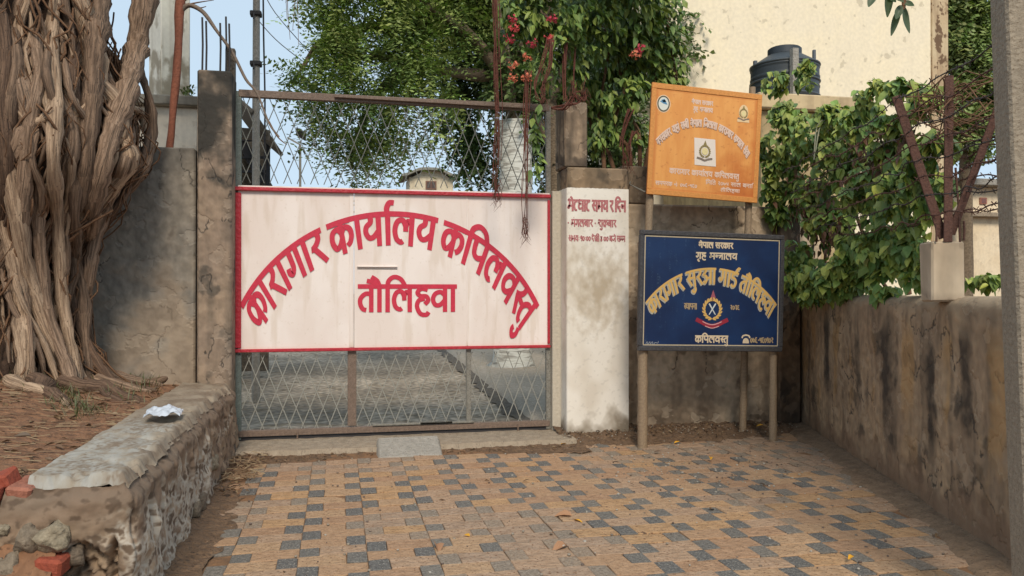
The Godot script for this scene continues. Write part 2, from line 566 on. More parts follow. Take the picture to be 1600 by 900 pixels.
func in_lumps(lumps: Array, count: int, shell := 0.5, gaps := 0.0) -> PackedVector3Array:
	var out := PackedVector3Array()
	var weights := PackedFloat32Array()
	for l in lumps:
		weights.append(pow((l[1] as Vector3).x * (l[1] as Vector3).y * (l[1] as Vector3).z, 0.7))
	for i in count:
		var l: Array = lumps[rng.rand_weighted(weights)]
		for attempt in 6:
			var d := Vector3(rng.randfn(), rng.randfn(), rng.randfn()).normalized()
			var p: Vector3 = (l[0] as Vector3) + d * (l[1] as Vector3) * pow(rng.randf(), shell)
			if gaps > 0.0 and gap_n.get_noise_3dv(p * gaps) < -0.06: continue
			out.append(p)
			break
	return out


func smooth_path(p: Array, step := 5) -> PackedVector3Array:
	var out := PackedVector3Array()
	for i in p.size() - 1:
		var a: Vector3 = p[maxi(i - 1, 0)]
		var b: Vector3 = p[i]
		var c: Vector3 = p[i + 1]
		var d: Vector3 = p[mini(i + 2, p.size() - 1)]
		for k in step:
			out.append(b.cubic_interpolate(c, a, d, float(k) / step))
	out.append(p[p.size() - 1])
	return out


func radii(n: int, from: float, to: float) -> PackedFloat32Array:
	var out := PackedFloat32Array()
	for i in n: out.append(lerpf(from, to, float(i) / maxi(1, n - 1)))
	return out


func cable(p: Array, r: float, sides := 5) -> MB:
	var mb := MB.new()
	mb.tube(smooth_path(p, 6), PackedFloat32Array([r]), sides)
	return mb


# ---------------------------------------------------------------- plastered walls, stained by rain: w, h in metres
func stained(w: float, h: float, base: Color, warm: Color, dark: Color, seed_: int, top_dark := 0.5, foot_dark := 0.5, streaks := 0.5, extra = null) -> StandardMaterial3D:
	var coarse := noise(0.9, seed_, 4)
	var fine := noise(9.0, seed_ + 1, 3)
	var run := noise(1.0, seed_ + 2, 4)
	var patch := noise(2.2, seed_ + 3, 5)
	return painted(clampi(int(w * 120), 64, 900), clampi(int(h * 120), 64, 700), func(u: float, v: float) -> Color:
		var x := u * w
		var y := v * h
		var c := base.lerp(warm, clampf(0.5 + coarse.get_noise_2d(x, y) * 1.5, 0, 1))
		var st := clampf(run.get_noise_2d(x * 4.0, y * 0.35) * 1.9 + 0.1, 0, 1) * streaks
		c = c.lerp(dark, st * 0.8)
		var f := fine.get_noise_2d(x, y)
		var pt := patch.get_noise_2d(x, y)
		c = c.lerp(dark, clampf((v - 0.86 + pt * 0.16) * 6.0, 0, 1) * top_dark)
		c = c.lerp(dark, clampf((0.16 - v + pt * 0.12) * 6.0, 0, 1) * foot_dark)
		c = c.lerp(dark, clampf((pt - 0.28) * 4.0, 0, 0.55 if seed_ < 140 else (0.06 if seed_ == 140 else 0.25)))
		c = c * (1.0 + f * (0.16 if seed_ < 140 else 0.04))
		c.a = 0.5 + f * 0.25 + pt * 0.3
		if seed_ < 140:
			# flaked patches with a crisp edge, and hairline cracks
			var fl := patch.get_noise_2d(x * 1.3 + 60.0, y * 1.3) + f * 0.12
			if fl > 0.27: c = Color(c.lerp(base.lightened(0.12), 0.4), c.a - 0.25)
			var ck := absf(patch.get_noise_2d(x * 0.6 + 20.0, y * 0.45 + 90.0) + f * 0.03)
			if ck < 0.012 and coarse.get_noise_2d(x + 33.0, y) > 0.0: c = Color(c.lerp(dark.darkened(0.4), 0.65), c.a - 0.3)
		if extra != null:
			c = (extra as Callable).call(c, x, y, pt, f)
		return c, 0.93, 0.0 if seed_ >= 140 or seed_ == 116 else 2.2)


func _ready() -> void:
	rng.seed = 20240611
	# ------------------------------------------------------------ camera, sky, sun, exposure
	var cam := Camera3D.new()
	cam.name = "camera"
	var yaw := deg_to_rad(-12.2)
	var pitch := atan(4.0 / FOCAL)
	cam.position = eye
	cam.rotation = Vector3(pitch, yaw, 0)
	cam.fov = rad_to_deg(2.0 * atan(450.0 / FOCAL))
	cam.near = 0.05
	cam.far = 900.0
	add_child(cam)
	cam.current = true
	var cb := Basis.from_euler(Vector3(pitch, yaw, 0))
	right_dir = cb.x
	up_dir = cb.y
	look_dir = -cb.z
	var env := Environment.new()
	env.background_mode = Environment.BG_SKY
	var sky_mat := ProceduralSkyMaterial.new()
	sky_mat.sky_top_color = rgb(190, 211, 230)
	sky_mat.sky_horizon_color = rgb(204, 228, 246)
	sky_mat.sky_curve = 0.14
	sky_mat.ground_bottom_color = rgb(120, 108, 92)
	sky_mat.ground_horizon_color = rgb(170, 165, 155)
	sky_mat.sun_angle_max = 0.0
	sky_mat.energy_multiplier = 1.0
	env.sky = Sky.new()
	env.sky.sky_material = sky_mat
	env.background_energy_multiplier = 0.78
	env.tonemap_mode = Environment.TONE_MAPPER_LINEAR
	env.tonemap_exposure = 1.42
	env.sdfgi_enabled = true
	env.ssao_enabled = true
	env.ssil_enabled = true
	var we := WorldEnvironment.new()
	we.name = "world"
	we.environment = env
	add_child(we)
	var sun := DirectionalLight3D.new()
	sun.name = "sun"
	sun.light_color = Color(1.0, 0.955, 0.89)
	sun.light_energy = 0.62
	sun.light_angular_distance = 18.0
	sun.shadow_enabled = true
	add_child(sun)
	sun.look_at_from_position(Vector3(-0.5, 4.7, 5.2), Vector3.ZERO)

	materials()
	ground()
	yard()
	pavement()
	bed_and_retaining_wall()
	walls()
	cream_building()
	left_building()
	far_things()
	trees_behind()
	gate()
	signs()
	banyan()
	creeper_over_wall()
	side_fence()
	near_things()
	litter()


func materials() -> void:
	M.paver = []
	var tones := [rgb(177, 140, 106), rgb(181, 146, 111), rgb(171, 134, 102), rgb(175, 143, 114), rgb(182, 143, 102), rgb(167, 139, 114)]
	for i in tones.size():
		var t: Color = tones[i]
		M.paver.append(mottled_full(t.darkened(0.11), t.lightened(0.08), 0.55 + i * 0.07, 40 + i, 0.9, 3.0, 0.03, 1.5, rgb(120, 88, 62)))
	M.dark_paver = []
	for t in [rgb(114, 109, 101), rgb(104, 101, 96), rgb(126, 118, 107), rgb(146, 129, 110), rgb(160, 137, 113)]:
		M.dark_paver.append(mottled_full((t as Color).darkened(0.25), (t as Color).lightened(0.1), 0.4, 60 + M.dark_paver.size(), 0.75, 4.0, 0.05, 1.6, rgb(160, 152, 140)))
	M.dirt = mottled_full(rgb(92, 72, 54), rgb(128, 102, 78), 0.8, 5, 0.98, 6.0, 0.03, 1.7, rgb(66, 50, 38))
	M.joint_dirt = mottled_full(rgb(110, 84, 62), rgb(140, 104, 72), 0.6, 6, 0.98, 5.0)
	M.soil = mottled_full(rgb(112, 80, 58), rgb(152, 112, 82), 0.9, 8, 0.98, 7.0, 0.03, 1.8, rgb(78, 56, 42))
	M.concrete = mottled_full(rgb(138, 124, 106), rgb(172, 156, 136), 0.8, 9, 0.92, 4.0, 0.03, 1.6, rgb(106, 94, 80))
	M.mortar = mottled_full(rgb(112, 92, 72), rgb(146, 122, 98), 0.8, 45, 0.95, 4.0, 0.03, 1.6, rgb(86, 70, 56))
	M.mortar_pale = mottled_full(rgb(148, 138, 124), rgb(176, 165, 150), 1.2, 46, 1.0, 3.0, 0.03, 1.6)
	M.grey_concrete = mottled_full(rgb(140, 136, 128), rgb(172, 166, 156), 0.7, 10, 0.92, 4.0, 0.03, 1.4, rgb(112, 108, 100))
	M.dark_concrete = mottled_full(rgb(84, 78, 70), rgb(118, 106, 92), 0.9, 11, 0.95, 5.0, 0.025, 1.8, rgb(58, 54, 48))
	M.brick = mottled_full(rgb(132, 62, 44), rgb(166, 82, 58), 0.25, 12, 0.92, 5.0, 0.04, 1.5, rgb(120, 60, 44))
	M.brick_dust = mottled(rgb(146, 84, 66), rgb(172, 112, 90), 0.3, 13, 0.95, 5.0, 0.04, 1.5)
	M.stone = []
	for t in [rgb(134, 118, 98), rgb(118, 102, 84), rgb(150, 136, 112), rgb(104, 92, 80)]:
		M.stone.append(mottled_full((t as Color).darkened(0.22), (t as Color).lightened(0.08), 0.35, 70 + M.stone.size(), 0.94, 7.0, 0.04, 1.8))
	M.red_paint = mottled(rgb(166, 36, 48), rgb(188, 44, 58), 0.5, 14, 0.5, 1.0, 0.02, 1.4, rgb(134, 40, 46))
	M.letter_red = mottled(rgb(198, 36, 64), rgb(208, 44, 72), 0.4, 15, 0.6, 0.0, 0.03, 1.2)
	M.steel = mottled(rgb(112, 116, 112), rgb(142, 138, 128), 0.4, 16, 0.6, 2.0, 0.03, 1.6, rgb(110, 84, 64))
	M.green_steel = mottled(rgb(84, 106, 104), rgb(118, 128, 122), 0.4, 17, 0.6, 2.0, 0.03, 1.6, rgb(110, 84, 64))
	M.rail = mottled(rgb(104, 92, 84), rgb(132, 112, 98), 0.3, 18, 0.7, 2.0, 0.03, 1.6, rgb(84, 62, 50))
	M.grille_dark = mottled(rgb(86, 94, 94), rgb(112, 114, 108), 0.3, 19, 0.6, 0.0, 0.03, 1.6)
	M.grille = mottled(rgb(124, 130, 126), rgb(152, 150, 140), 0.3, 19, 0.6, 0.0, 0.03, 1.6)
	M.rust = mottled_full(rgb(76, 52, 44), rgb(106, 74, 62), 0.25, 20, 0.9, 4.0, 0.04, 1.7, rgb(66, 42, 36))
	M.black_iron = plain(rgb(48, 46, 48), 0.7)
	M.bamboo = mottled_full(rgb(136, 116, 94), rgb(168, 146, 118), 0.22, 21, 0.7, 2.0, 0.03, 1.6, rgb(102, 86, 70))
	M.root_red = mottled(rgb(84, 48, 40), rgb(118, 70, 56), 0.3, 22, 0.9, 3.0, 0.04, 1.5)
	M.stem_brown = mottled_full(rgb(92, 66, 46), rgb(128, 96, 70), 0.3, 23, 0.92, 4.0, 0.04, 1.5)
	M.leaf = leafy(0.5)
	M.wire = plain(rgb(70, 62, 58), 0.7, 0.3)


# ---------------------------------------------------------------- ground
func ground() -> void:
	var mb := MB.new()
	var q := noise(0.35, 31)
	mb.sheet(func(u: float, v: float) -> Vector3:
		var x := (u - 0.5) * 2.0
		var z := (v - 0.5) * 2.0
		return Vector3(signf(x) * pow(absf(x), 2.2) * 350.0, -0.06, signf(z) * pow(absf(z), 2.2) * 350.0), 60, 60, true)
	tag(obj("ground", mb, M.dirt), "", "", "", "structure")


func yard() -> void:
	# the ground inside the gate: worn concrete drive, a kerb line and a raised paler apron on its right
	var coarse := noise(0.35, 81, 5)
	var fine := noise(3.0, 82, 4)
	var grit := noise(9.0, 85, 3)
	var mat := painted(512, 700, func(u: float, v: float) -> Color:
		var x := u * 14.0
		var y := v * 30.0
		var a := coarse.get_noise_2d(x * 1.2, y)
		var b := fine.get_noise_2d(x, y * 1.4)
		var c := rgb(134, 122, 106).lerp(rgb(168, 154, 136), clampf(0.5 + a * 1.6, 0, 1))
		c = c.lerp(rgb(112, 98, 78), clampf((b - 0.12) * 2.2, 0, 0.7))
		c = c.lerp(rgb(112, 104, 74), clampf((absf(x - 7.0) - 5.6) * 1.0 + a, 0, 0.8))
		c = c * (1.0 + grit.get_noise_2d(x, y * 1.3) * 0.5)
		c.a = 0.5 + b * 0.5
		return c, 1.0, 1.5)
	var mb := MB.new()
	var q := noise(0.8, 83)
	mb.sheet(func(u: float, v: float) -> Vector3:
		var x := lerpf(-6.0, 8.0, u)
		var z := lerpf(-0.1, -30.0, v)
		return Vector3(x, 0.0 + q.get_noise_2d(x, z) * 0.02, z), 60, 80)
	var drive := obj("drive", mb, mat)
	tag(drive, "", "", "", "structure")
	var ap := MB.new()
	var q2 := noise(1.5, 84)
	ap.sheet(func(u: float, v: float) -> Vector3:
		var z := lerpf(-0.2, -14.0, v)
		var x := lerpf(2.06 - z * 0.045 + q2.get_noise_1d(z) * 0.06, 6.5, u)
		var y := 0.11 if u > 0.01 else -0.02
		return Vector3(x, y + q2.get_noise_2d(x, z) * 0.02, z), 40, 60)
	var pth := obj("path", ap, M.mortar_pale)
	tag(pth, "", "", "", "structure")
	var dl := MB.new()
	dl.sheet(func(u: float, v: float) -> Vector3:
		var z := lerpf(-0.2, -14.0, v)
		var x := 2.06 - z * 0.045 + lerpf(-0.1 + q2.get_noise_1d(z * 1.3 + 5.0) * 0.12, 0.05, u)
		return Vector3(x, 0.012 + 0.05 * u + q2.get_noise_2d(x * 3, z * 3) * 0.03, z), 8, 90)
	obj("dirt_verge", dl, M.dark_concrete, pth)


# ---------------------------------------------------------------- the paved forecourt
func pave_height(x: float, z: float) -> float:
	return sin(x * 1.3 + 0.5) * 0.012 + sin(z * 1.7 + x * 0.8) * 0.012 + sin(z * 4.1 - x * 2.7) * 0.004 + clampf((x - 2.0) * 0.012, 0, 0.03) * clampf((2.5 - z) * 0.6, 0, 1)


func pavement() -> void:
	var base := MB.new()
	base.sheet(func(u: float, v: float) -> Vector3:
		var x := lerpf(-1.1, 5.2, u)
		var z := lerpf(0.2, 7.2, v)
		return Vector3(x, pave_height(x, z) - 0.009, z), 50, 50, true)
	var pave := obj("pavement", base, M.joint_dirt)
	tag(pave, "", "", "", "structure")
	var w := 0.115
	var d := 0.173
	var small := []
	var big := []
	var r := RandomNumberGenerator.new()
	r.seed = 5
	for k in 5:
		var a := MB.new()
		a.box(Transform3D.IDENTITY, Vector3(w - 0.003, 0.05, d - 0.004), 0.003, 0.0016, r)
		small.append(a.mesh())
		var b := MB.new()
		b.box(Transform3D.IDENTITY, Vector3(0.38 - w - 0.003, 0.05, d - 0.004), 0.003, 0.0018, r)
		big.append(b.mesh())
	var worn := noise(0.55, 90, 3)
	var list := []
	var x0 := -1.07
	for j in range(0, 41):
		var z := 0.5 + j * d
		for i in range(-1, 17):
			var xs := x0 + i * 0.38
			var o := 1.0 if j % 2 else 0.0
			# per period: one dark half block and one long block
			for piece in [[0.0, 1, true], [1.0, 2, false]]:
				var n: int = piece[1]
				var x: float = xs + o * w + (w * 0.5 if n == 1 else w * 0.5 + 0.19)
				var fan := 0.02 * sin(z * 1.1 + x * 0.4)
				list.append([Vector3(x + fan * 0.3, 0, z + sin(x * 0.9) * 0.015), n, piece[2]])
	var inside := []
	for p in list:
		var c: Vector3 = p[0]
		var edge := 0.9 + 0.04 * sin(c.x * 5.0) if c.x < 2.15 else 0.62 + 0.05 * sin(c.x * 7.0)
		if c.z < edge: continue
		# the wall on the right closes in towards the camera; a strip of mortar runs along its foot
		if c.x > 4.94 - 0.3155 * (c.z - 0.24) - 0.13 - 0.05 * sin(c.z * 3.0): continue
		if c.x < -0.72 + 0.03 * sin(c.z * 4.0): continue
		var v := c - eye
		var dep := v.dot(look_dir)
		if dep < 0.3: p.append(99.0)
		else:
			var sx := 800.0 + v.dot(right_dir) / dep * FOCAL
			var sy := 450.0 - v.dot(up_dir) / dep * FOCAL
			p.append(dep if sx > -30 and sx < 1630 and sy < 925 else 50.0 + dep)
		inside.append(p)
	inside.sort_custom(func(a: Array, b: Array) -> bool: return a[3] < b[3])
	var rest_mats := {}
	for i in inside.size():
		var p: Array = inside[i]
		var c: Vector3 = p[0]
		var wear := worn.get_noise_2d(c.x, c.z) + clampf((c.x - 3.1) * 0.35, 0, 0.45) + clampf((0.1 - c.x) * 0.4, 0, 0.3)
		var mat: Material
		if p[2]:
			mat = M.dark_paver[3 + rng.randi() % 2] if wear > rng.randf_range(0.04, 0.42) else M.dark_paver[rng.randi() % 3]
		else:
			mat = M.paver[rng.randi() % 5] if wear < rng.randf_range(0.1, 0.6) else M.paver[5 if rng.randf() < 0.7 else 3]
		var y := pave_height(c.x, c.z) - 0.025 + rng.randf_range(-0.004, 0.003) - maxf(0.0, wear - 0.2) * 0.006
		var xf := Transform3D(Basis.from_euler(Vector3(rng.randf_range(-1, 1) * 0.018, rng.randf_range(-1, 1) * 0.026, rng.randf_range(-1, 1) * 0.022)), Vector3(c.x, y, c.z))
		var mesh: Mesh = (small if p[1] == 1 else big)[rng.randi() % 5]
		if i < 300:
			var o := MeshInstance3D.new()
			o.name = "paving_block"
			o.mesh = mesh
			o.material_override = mat
			o.transform = xf
			pave.add_child(o, true)
		else:
			if not rest_mats.has(mat): rest_mats[mat] = SurfaceTool.new()
			(rest_mats[mat] as SurfaceTool).append_from(mesh, 0, xf)
	var joined := ArrayMesh.new()
	for mat in rest_mats:
		(rest_mats[mat] as SurfaceTool).commit(joined)
		joined.surface_set_material(joined.get_surface_count() - 1, mat)
	var o := MeshInstance3D.new()
	o.name = "far_paving_blocks"
	o.mesh = joined
	o.set_meta("kind", "stuff")
	pave.add_child(o)

	# mortar strips and dirt along the feet of the walls
	var q := noise(2.0, 91)
	var strip := MB.new()
	strip.sheet(func(u: float, v: float) -> Vector3:
		var z := lerpf(0.15, 5.2, v)
		var wx := 4.96 - 0.3155 * (z - 0.24)
		var out := 0.22 + 0.05 * sin(z * 3.0) + q.get_noise_1d(z * 2.0) * 0.06
		var x := wx - out * (1.0 - u)
		return Vector3(x, pave_height(x, z) - 0.012 + 0.055 * sqrt(u) + q.get_noise_2d(x * 3, z * 3) * 0.012, z), 12, 90, true)
	obj("mortar_strip", strip, M.mortar, pave)
	var left := MB.new()
	left.sheet(func(u: float, v: float) -> Vector3:
		var z := lerpf(0.3, 5.0, v)
		var x := lerpf(-1.0, -0.66 + q.get_noise_1d(z * 1.5 + 50) * 0.12, u)
		return Vector3(x, 0.07 * (1.0 - u) * (1.0 - u) - 0.012 + q.get_noise_2d(x * 4, z * 4) * 0.02, z), 12, 90, true)
	obj("dirt_verge", left, M.dirt, pave)
	# the sill that the gate stands over, with dirt before it
	var sill := MB.new()
	sill.sheet(func(u: float, v: float) -> Vector3:
		var x := lerpf(-0.98, 2.3, u)
		var z := lerpf(-0.12, 0.66 + q.get_noise_1d(x * 2.0 + 9) * 0.05, v)
		return Vector3(x, 0.055 + q.get_noise_2d(x * 2, z * 2) * 0.01 - (0.07 if v > 0.97 else 0.0), z), 60, 20, true)
	tag(obj("sill", sill, M.concrete), "", "", "", "structure")
	var dirt := MB.new()
	dirt.sheet(func(u: float, v: float) -> Vector3:
		var x := lerpf(-1.0, 2.35, u)
		var z := lerpf(0.5, 0.98 + q.get_noise_1d(x * 2.4 + 30) * 0.09, v)
		return Vector3(x, 0.025 * (1.0 - v) - 0.002 + q.get_noise_2d(x * 5, z * 5) * 0.018, z), 90, 12, true)
	obj("dirt_verge", dirt, M.dirt, pave)
	var heap := MB.new()
	heap.sheet(func(u: float, v: float) -> Vector3:
		var x := lerpf(2.2, 4.95, u)
		var z := lerpf(0.02, 0.74 + q.get_noise_1d(x * 1.7 + 70) * 0.14, v)
		return Vector3(x, 0.1 * pow(1.0 - v, 0.8) - 0.008 + q.get_noise_2d(x * 4, z * 4) * 0.045 * (1.0 - v * 0.6), z), 80, 20, true)
	obj("dirt_verge", heap, M.dirt, pave)
	# slab laid as a step before the gate
	var st := thing("concrete_slab", "grey concrete slab laid as a ramp before the middle of the gate", "slab", on_y(640, 700, 0.06))
	var sm := MB.new()
	var a := on_y(592, 714, 0.03)
	var b := on_y(688, 710, 0.03)
	var c := on_y(690, 681, 0.12)
	var e := on_y(586, 684, 0.12)
	var ex := ((b - a) + (c - e)) * 0.5
	var ez := ((a - e) + (b - c)) * 0.5
	var bs := Basis(ex.normalized(), ez.cross(ex).normalized(), Vector3.ZERO)
	bs.z = bs.x.cross(bs.y)
	var rr := RandomNumberGenerator.new()
	rr.seed = 3
	sm.box(Transform3D(bs, (a + b + c + e) * 0.25 - bs.y * 0.03), Vector3(ex.length(), 0.07, ez.length()), 0.012, 0.012, rr)
	obj("slab", sm, M.grey_concrete, st)


# ---------------------------------------------------------------- tree bed and its low wall on the left
func bed_height(x: float, z: float, q: FastNoiseLite) -> float:
	var k := clampf((-1.2 - x) / 1.4, 0, 1)
	var h := 0.615 + 0.2 * k * k * (3 - 2 * k) * clampf(1.3 - absf(z - 1.0) * 0.3, 0.2, 1)
	h += q.get_noise_2d(x * 1.5, z * 1.5) * 0.035 + q.get_noise_2d(x * 7, z * 7) * 0.012
	return h - clampf((z - 4.05) * 1.6, 0, 1) * 0.62


func bed_and_retaining_wall() -> void:
	var q := noise(1.0, 101, 4)
	var soil := MB.new()
	soil.sheet(func(u: float, v: float) -> Vector3:
		var x := lerpf(-7.0, -1.2, u)
		var z := lerpf(0.15, 5.2, v)
		return Vector3(x, bed_height(x, z, q), z), 120, 110, true)
	tag(obj("tree_bed_soil", soil, M.soil), "", "", "", "structure")

	var white := noise(1.6, 102, 4)
	var fine := noise(11.0, 103, 4)
	var lump := noise(3.4, 104, 4)
	var mat := painted(900, 200, func(u: float, v: float) -> Color:
		var z := u * 4.46
		var s := v * 0.66
		var f := fine.get_noise_2d(z * 0.8, s)
		var l := lump.get_noise_2d(z, s * 1.2)
		var w := white.get_noise_2d(z * 0.5 + s * 0.9, s * 0.9 - z * 0.25)
		var c := rgb(132, 110, 90).lerp(rgb(160, 138, 114), clampf(0.5 + l * 1.4, 0, 1))
		var near := smoothstep(0.8, 2.4, z) * smoothstep(4.05, 3.8, z)
		var k := clampf((w + 0.7 * near - 0.04 + f * 0.5) * 4.0, 0, 1) * clampf((0.53 - s + l * 0.2) * 9.0, 0, 1)
		c = c.lerp(rgb(190, 182, 168), k * 0.85 * clampf(1.15 - 2.2 * absf(f), 0, 1))
		c = c.lerp(rgb(104, 88, 74), clampf((s - 0.46 + l * 0.2) * 6.0, 0, 1) * 0.7 * (1.0 - k))
		c = c.lerp(rgb(84, 68, 54), clampf((f - 0.14) * 3.0, 0, 0.7))
		c.a = 0.5 + f * 0.4 + l * 0.2
		return c, 0.95, 2.0)
	var cap_mat := painted(900, 128, func(u: float, v: float) -> Color:
		var z := u * 3.94
		var x := v * 0.48
		var f := fine.get_noise_2d(z * 0.6, x)
		var g := fine.get_noise_2d(z * 2.0, x * 2.0 + 30.0)
		var l := lump.get_noise_2d(z * 0.7, x)
		var c := rgb(150, 136, 118).lerp(rgb(128, 112, 94), clampf(0.45 + l * 1.5, 0, 1))
		c = c.lerp(rgb(170, 170, 164), clampf((z - 1.9 + l) * 0.8, 0, 0.7) * clampf(0.75 + f * 1.2, 0, 1) * smoothstep(0.02, 0.12, x + l * 0.06))
		c = c.lerp(rgb(116, 98, 80), clampf((g + l * 0.6 - 0.2) * 2.0, 0, 0.6))
		c.a = 0.5 + f * 0.4 + g * 0.2
		return c, 0.95, 2.0)
	var wl := thing("retaining_wall", "low crumbling stone retaining wall round the tree bed, patches of whitewash", "wall", Vector3(-1.0, 0, 2.3))
	# the face follows a path: along the outer side towards the camera, round the corner, then left along the broken end
	var path := func(s: float) -> Array:
		if s < 3.84: return [Vector2(-0.88, 0.34 + s), Vector2(1, 0)]
		var a := clampf((s - 3.84) / 0.16, 0, 1) * PI * 0.5
		if s < 4.0: return [Vector2(-0.98 + 0.1 * cos(a), 4.18 + 0.1 * sin(a)), Vector2(cos(a), sin(a))]
		return [Vector2(-0.98 - (s - 4.0), 4.28), Vector2(0, 1)]
	var bulge := func(s: float, h: float) -> float:
		var l := lump.get_noise_2d(s * 0.5, h * 0.7) * 0.035 + lump.get_noise_2d(s * 1.1 + 7.0, h * 1.3) * 0.018 + fine.get_noise_2d(s * 0.6, h * 0.6) * 0.006
		if s < 3.9: return l - 0.012 * h - 0.03 * smoothstep(0.25, 0.0, absf(h - 0.42)) * clampf(lump.get_noise_1d(s * 2.0) * 3.0, 0, 1)
		var under := smoothstep(0.4, 0.32, h + lump.get_noise_1d(s * 3.0) * 0.1)
		return l * 1.2 - under * (0.09 + absf(lump.get_noise_2d(s * 2.4, h * 2.4)) * 0.12) * smoothstep(3.9, 4.02, s)
	var total := 4.46
	var face := MB.new()
	face.sheet(func(u: float, v: float) -> Vector3:
		var s := u * total
		var p: Array = path.call(s)
		var h := v * 0.66
		var round_ := smoothstep(0.56, 0.66, h)
		var d: float = bulge.call(s, h) - 0.05 * round_ * round_
		var q2: Vector2 = p[0] + p[1] * d
		return Vector3(q2.x, h - 0.04 - 0.012 * round_ + fine.get_noise_1d(s * 0.6) * 0.014 * round_, q2.y), 330, 60)
	obj("masonry", face, mat, wl)
	var cap := MB.new()
	cap.sheet(func(u: float, v: float) -> Vector3:
		# u along the wall, v from the outer edge inwards
		var s := u * 3.9
		var p: Array = path.call(minf(s, 3.83))
		var e: float = bulge.call(minf(s, 3.8), 0.6)
		var x := lerpf(-0.88 + e - 0.035, -1.36, v)
		var z := 0.34 + s - 0.03 + (lump.get_noise_1d(x * 5.0) * 0.02 if u > 0.98 else 0.0)
		var edge := minf((x + 0.88 - e + 0.035) * -1.0, 4.21 - z)
		var drop := 1.0 - smoothstep(0.0, 0.06, edge)
		var y := 0.655 + lump.get_noise_2d(x * 1.0, z * 0.6) * 0.016 + fine.get_noise_2d(x * 0.5, z * 0.5) * 0.005 - drop * drop * 0.06
		y -= 0.035 * smoothstep(0.1, 0.5, lump.get_noise_2d(z * 1.1 + 40.0, x)) * smoothstep(0.25, 0.0, edge)
		return Vector3(x, y, z), 240, 40)
	obj("coping", cap, cap_mat, wl)
	var r := RandomNumberGenerator.new()
	r.seed = 8
	# stones laid bare on the far half of the outer face, in rough courses
	for row in 4:
		var z := 0.42 + r.randf() * 0.1
		while z < 3.6:
			var len_ := r.randf_range(0.14, 0.3)
			var s := MB.new()
			var y := 0.07 + row * 0.135 + r.randf_range(-0.02, 0.02)
			if r.randf() < clampf(0.75 - z * 0.22 - 0.2 * row, 0.0, 0.9):
				s.stone(Transform3D(Basis.from_euler(Vector3(r.randf_range(-0.2, 0.2), r.randf_range(-0.12, 0.12), r.randf_range(-0.15, 0.15))), Vector3(-0.905 - r.randf_range(0.0, 0.02), y, z + len_ * 0.5)), Vector3(0.1, 0.125 + r.randf_range(-0.02, 0.02), len_ * 1.02), r.randi() % 900, 12, 8)
				obj("stone", s, M.stone[r.randi() % 4], wl)
			z += len_ + 0.03
	for q2 in [[86, 838, 4.34, 0.14, 0.13, 0.16, 2], [50, 842, 4.32, 0.1, 0.14, 0.18, 0], [12, 886, 4.38, 0.12, 0.13, 0.16, 0], [30, 925, 4.4, 0.16, 0.1, 0.16, 1], [118, 868, 4.3, 0.08, 0.1, 0.12, 1], [-50, 860, 4.36, 0.2, 0.16, 0.2, 1], [-130, 890, 4.36, 0.22, 0.16, 0.2, 2], [-40, 930, 4.4, 0.18, 0.13, 0.2, 3], [6, 826, 4.34, 0.06, 0.05, 0.08, 2]]:
		var s := MB.new()
		s.stone(Transform3D(Basis.from_euler(Vector3(0.1, r.randf_range(-0.3, 0.3), r.randf_range(-0.3, 0.3))), on_z(q2[0], q2[1], q2[2] - 0.06)), Vector3(q2[3], q2[4], q2[5]), r.randi() % 900, 12, 8)
		obj("stone", s, M.stone[q2[6]], wl)
	for q2 in [[82, 884, 4.37, 0.12, 0.085, -0.1], [3, 752, 4.2, 0.12, 0.08, 0.3], [-40, 780, 4.3, 0.2, 0.08, 0.1], [-70, 900, 4.4, 0.2, 0.08, -0.2]]:
		var s := MB.new()
		s.box(Transform3D(Basis.from_euler(Vector3(0.1, -0.2, q2[5])), on_z(q2[0], q2[1], q2[2] - 0.05)), Vector3(q2[3], q2[4], 0.12), 0.012, 0.008, r)
		obj("brick", s, M.brick, wl)
	for k in 9:
		var z := 4.14 - k * 0.235
		var s := MB.new()
		s.box(Transform3D(Basis.from_euler(Vector3(r.randf_range(-0.06, 0.06), r.randf_range(-0.15, 0.15), r.randf_range(-0.06, 0.06))), Vector3(-1.37 - r.randf_range(0, 0.02) - 0.05 * k / 9.0, 0.592 - 0.012 * (k % 3) - 0.006 * k, z)), Vector3(0.11, 0.07, 0.215), 0.012, 0.008, r)
		obj("brick", s, M.brick_dust, wl)


# ---------------------------------------------------------------- the compound's own walls
func wall_box(called: String, p: Transform3D, size: Vector3, mat: Material, parent: Node, bevel := 0.02) -> MeshInstance3D:
	var mb := MB.new()
	mb.box(p, size, bevel)
	return obj(called, mb, mat, parent)


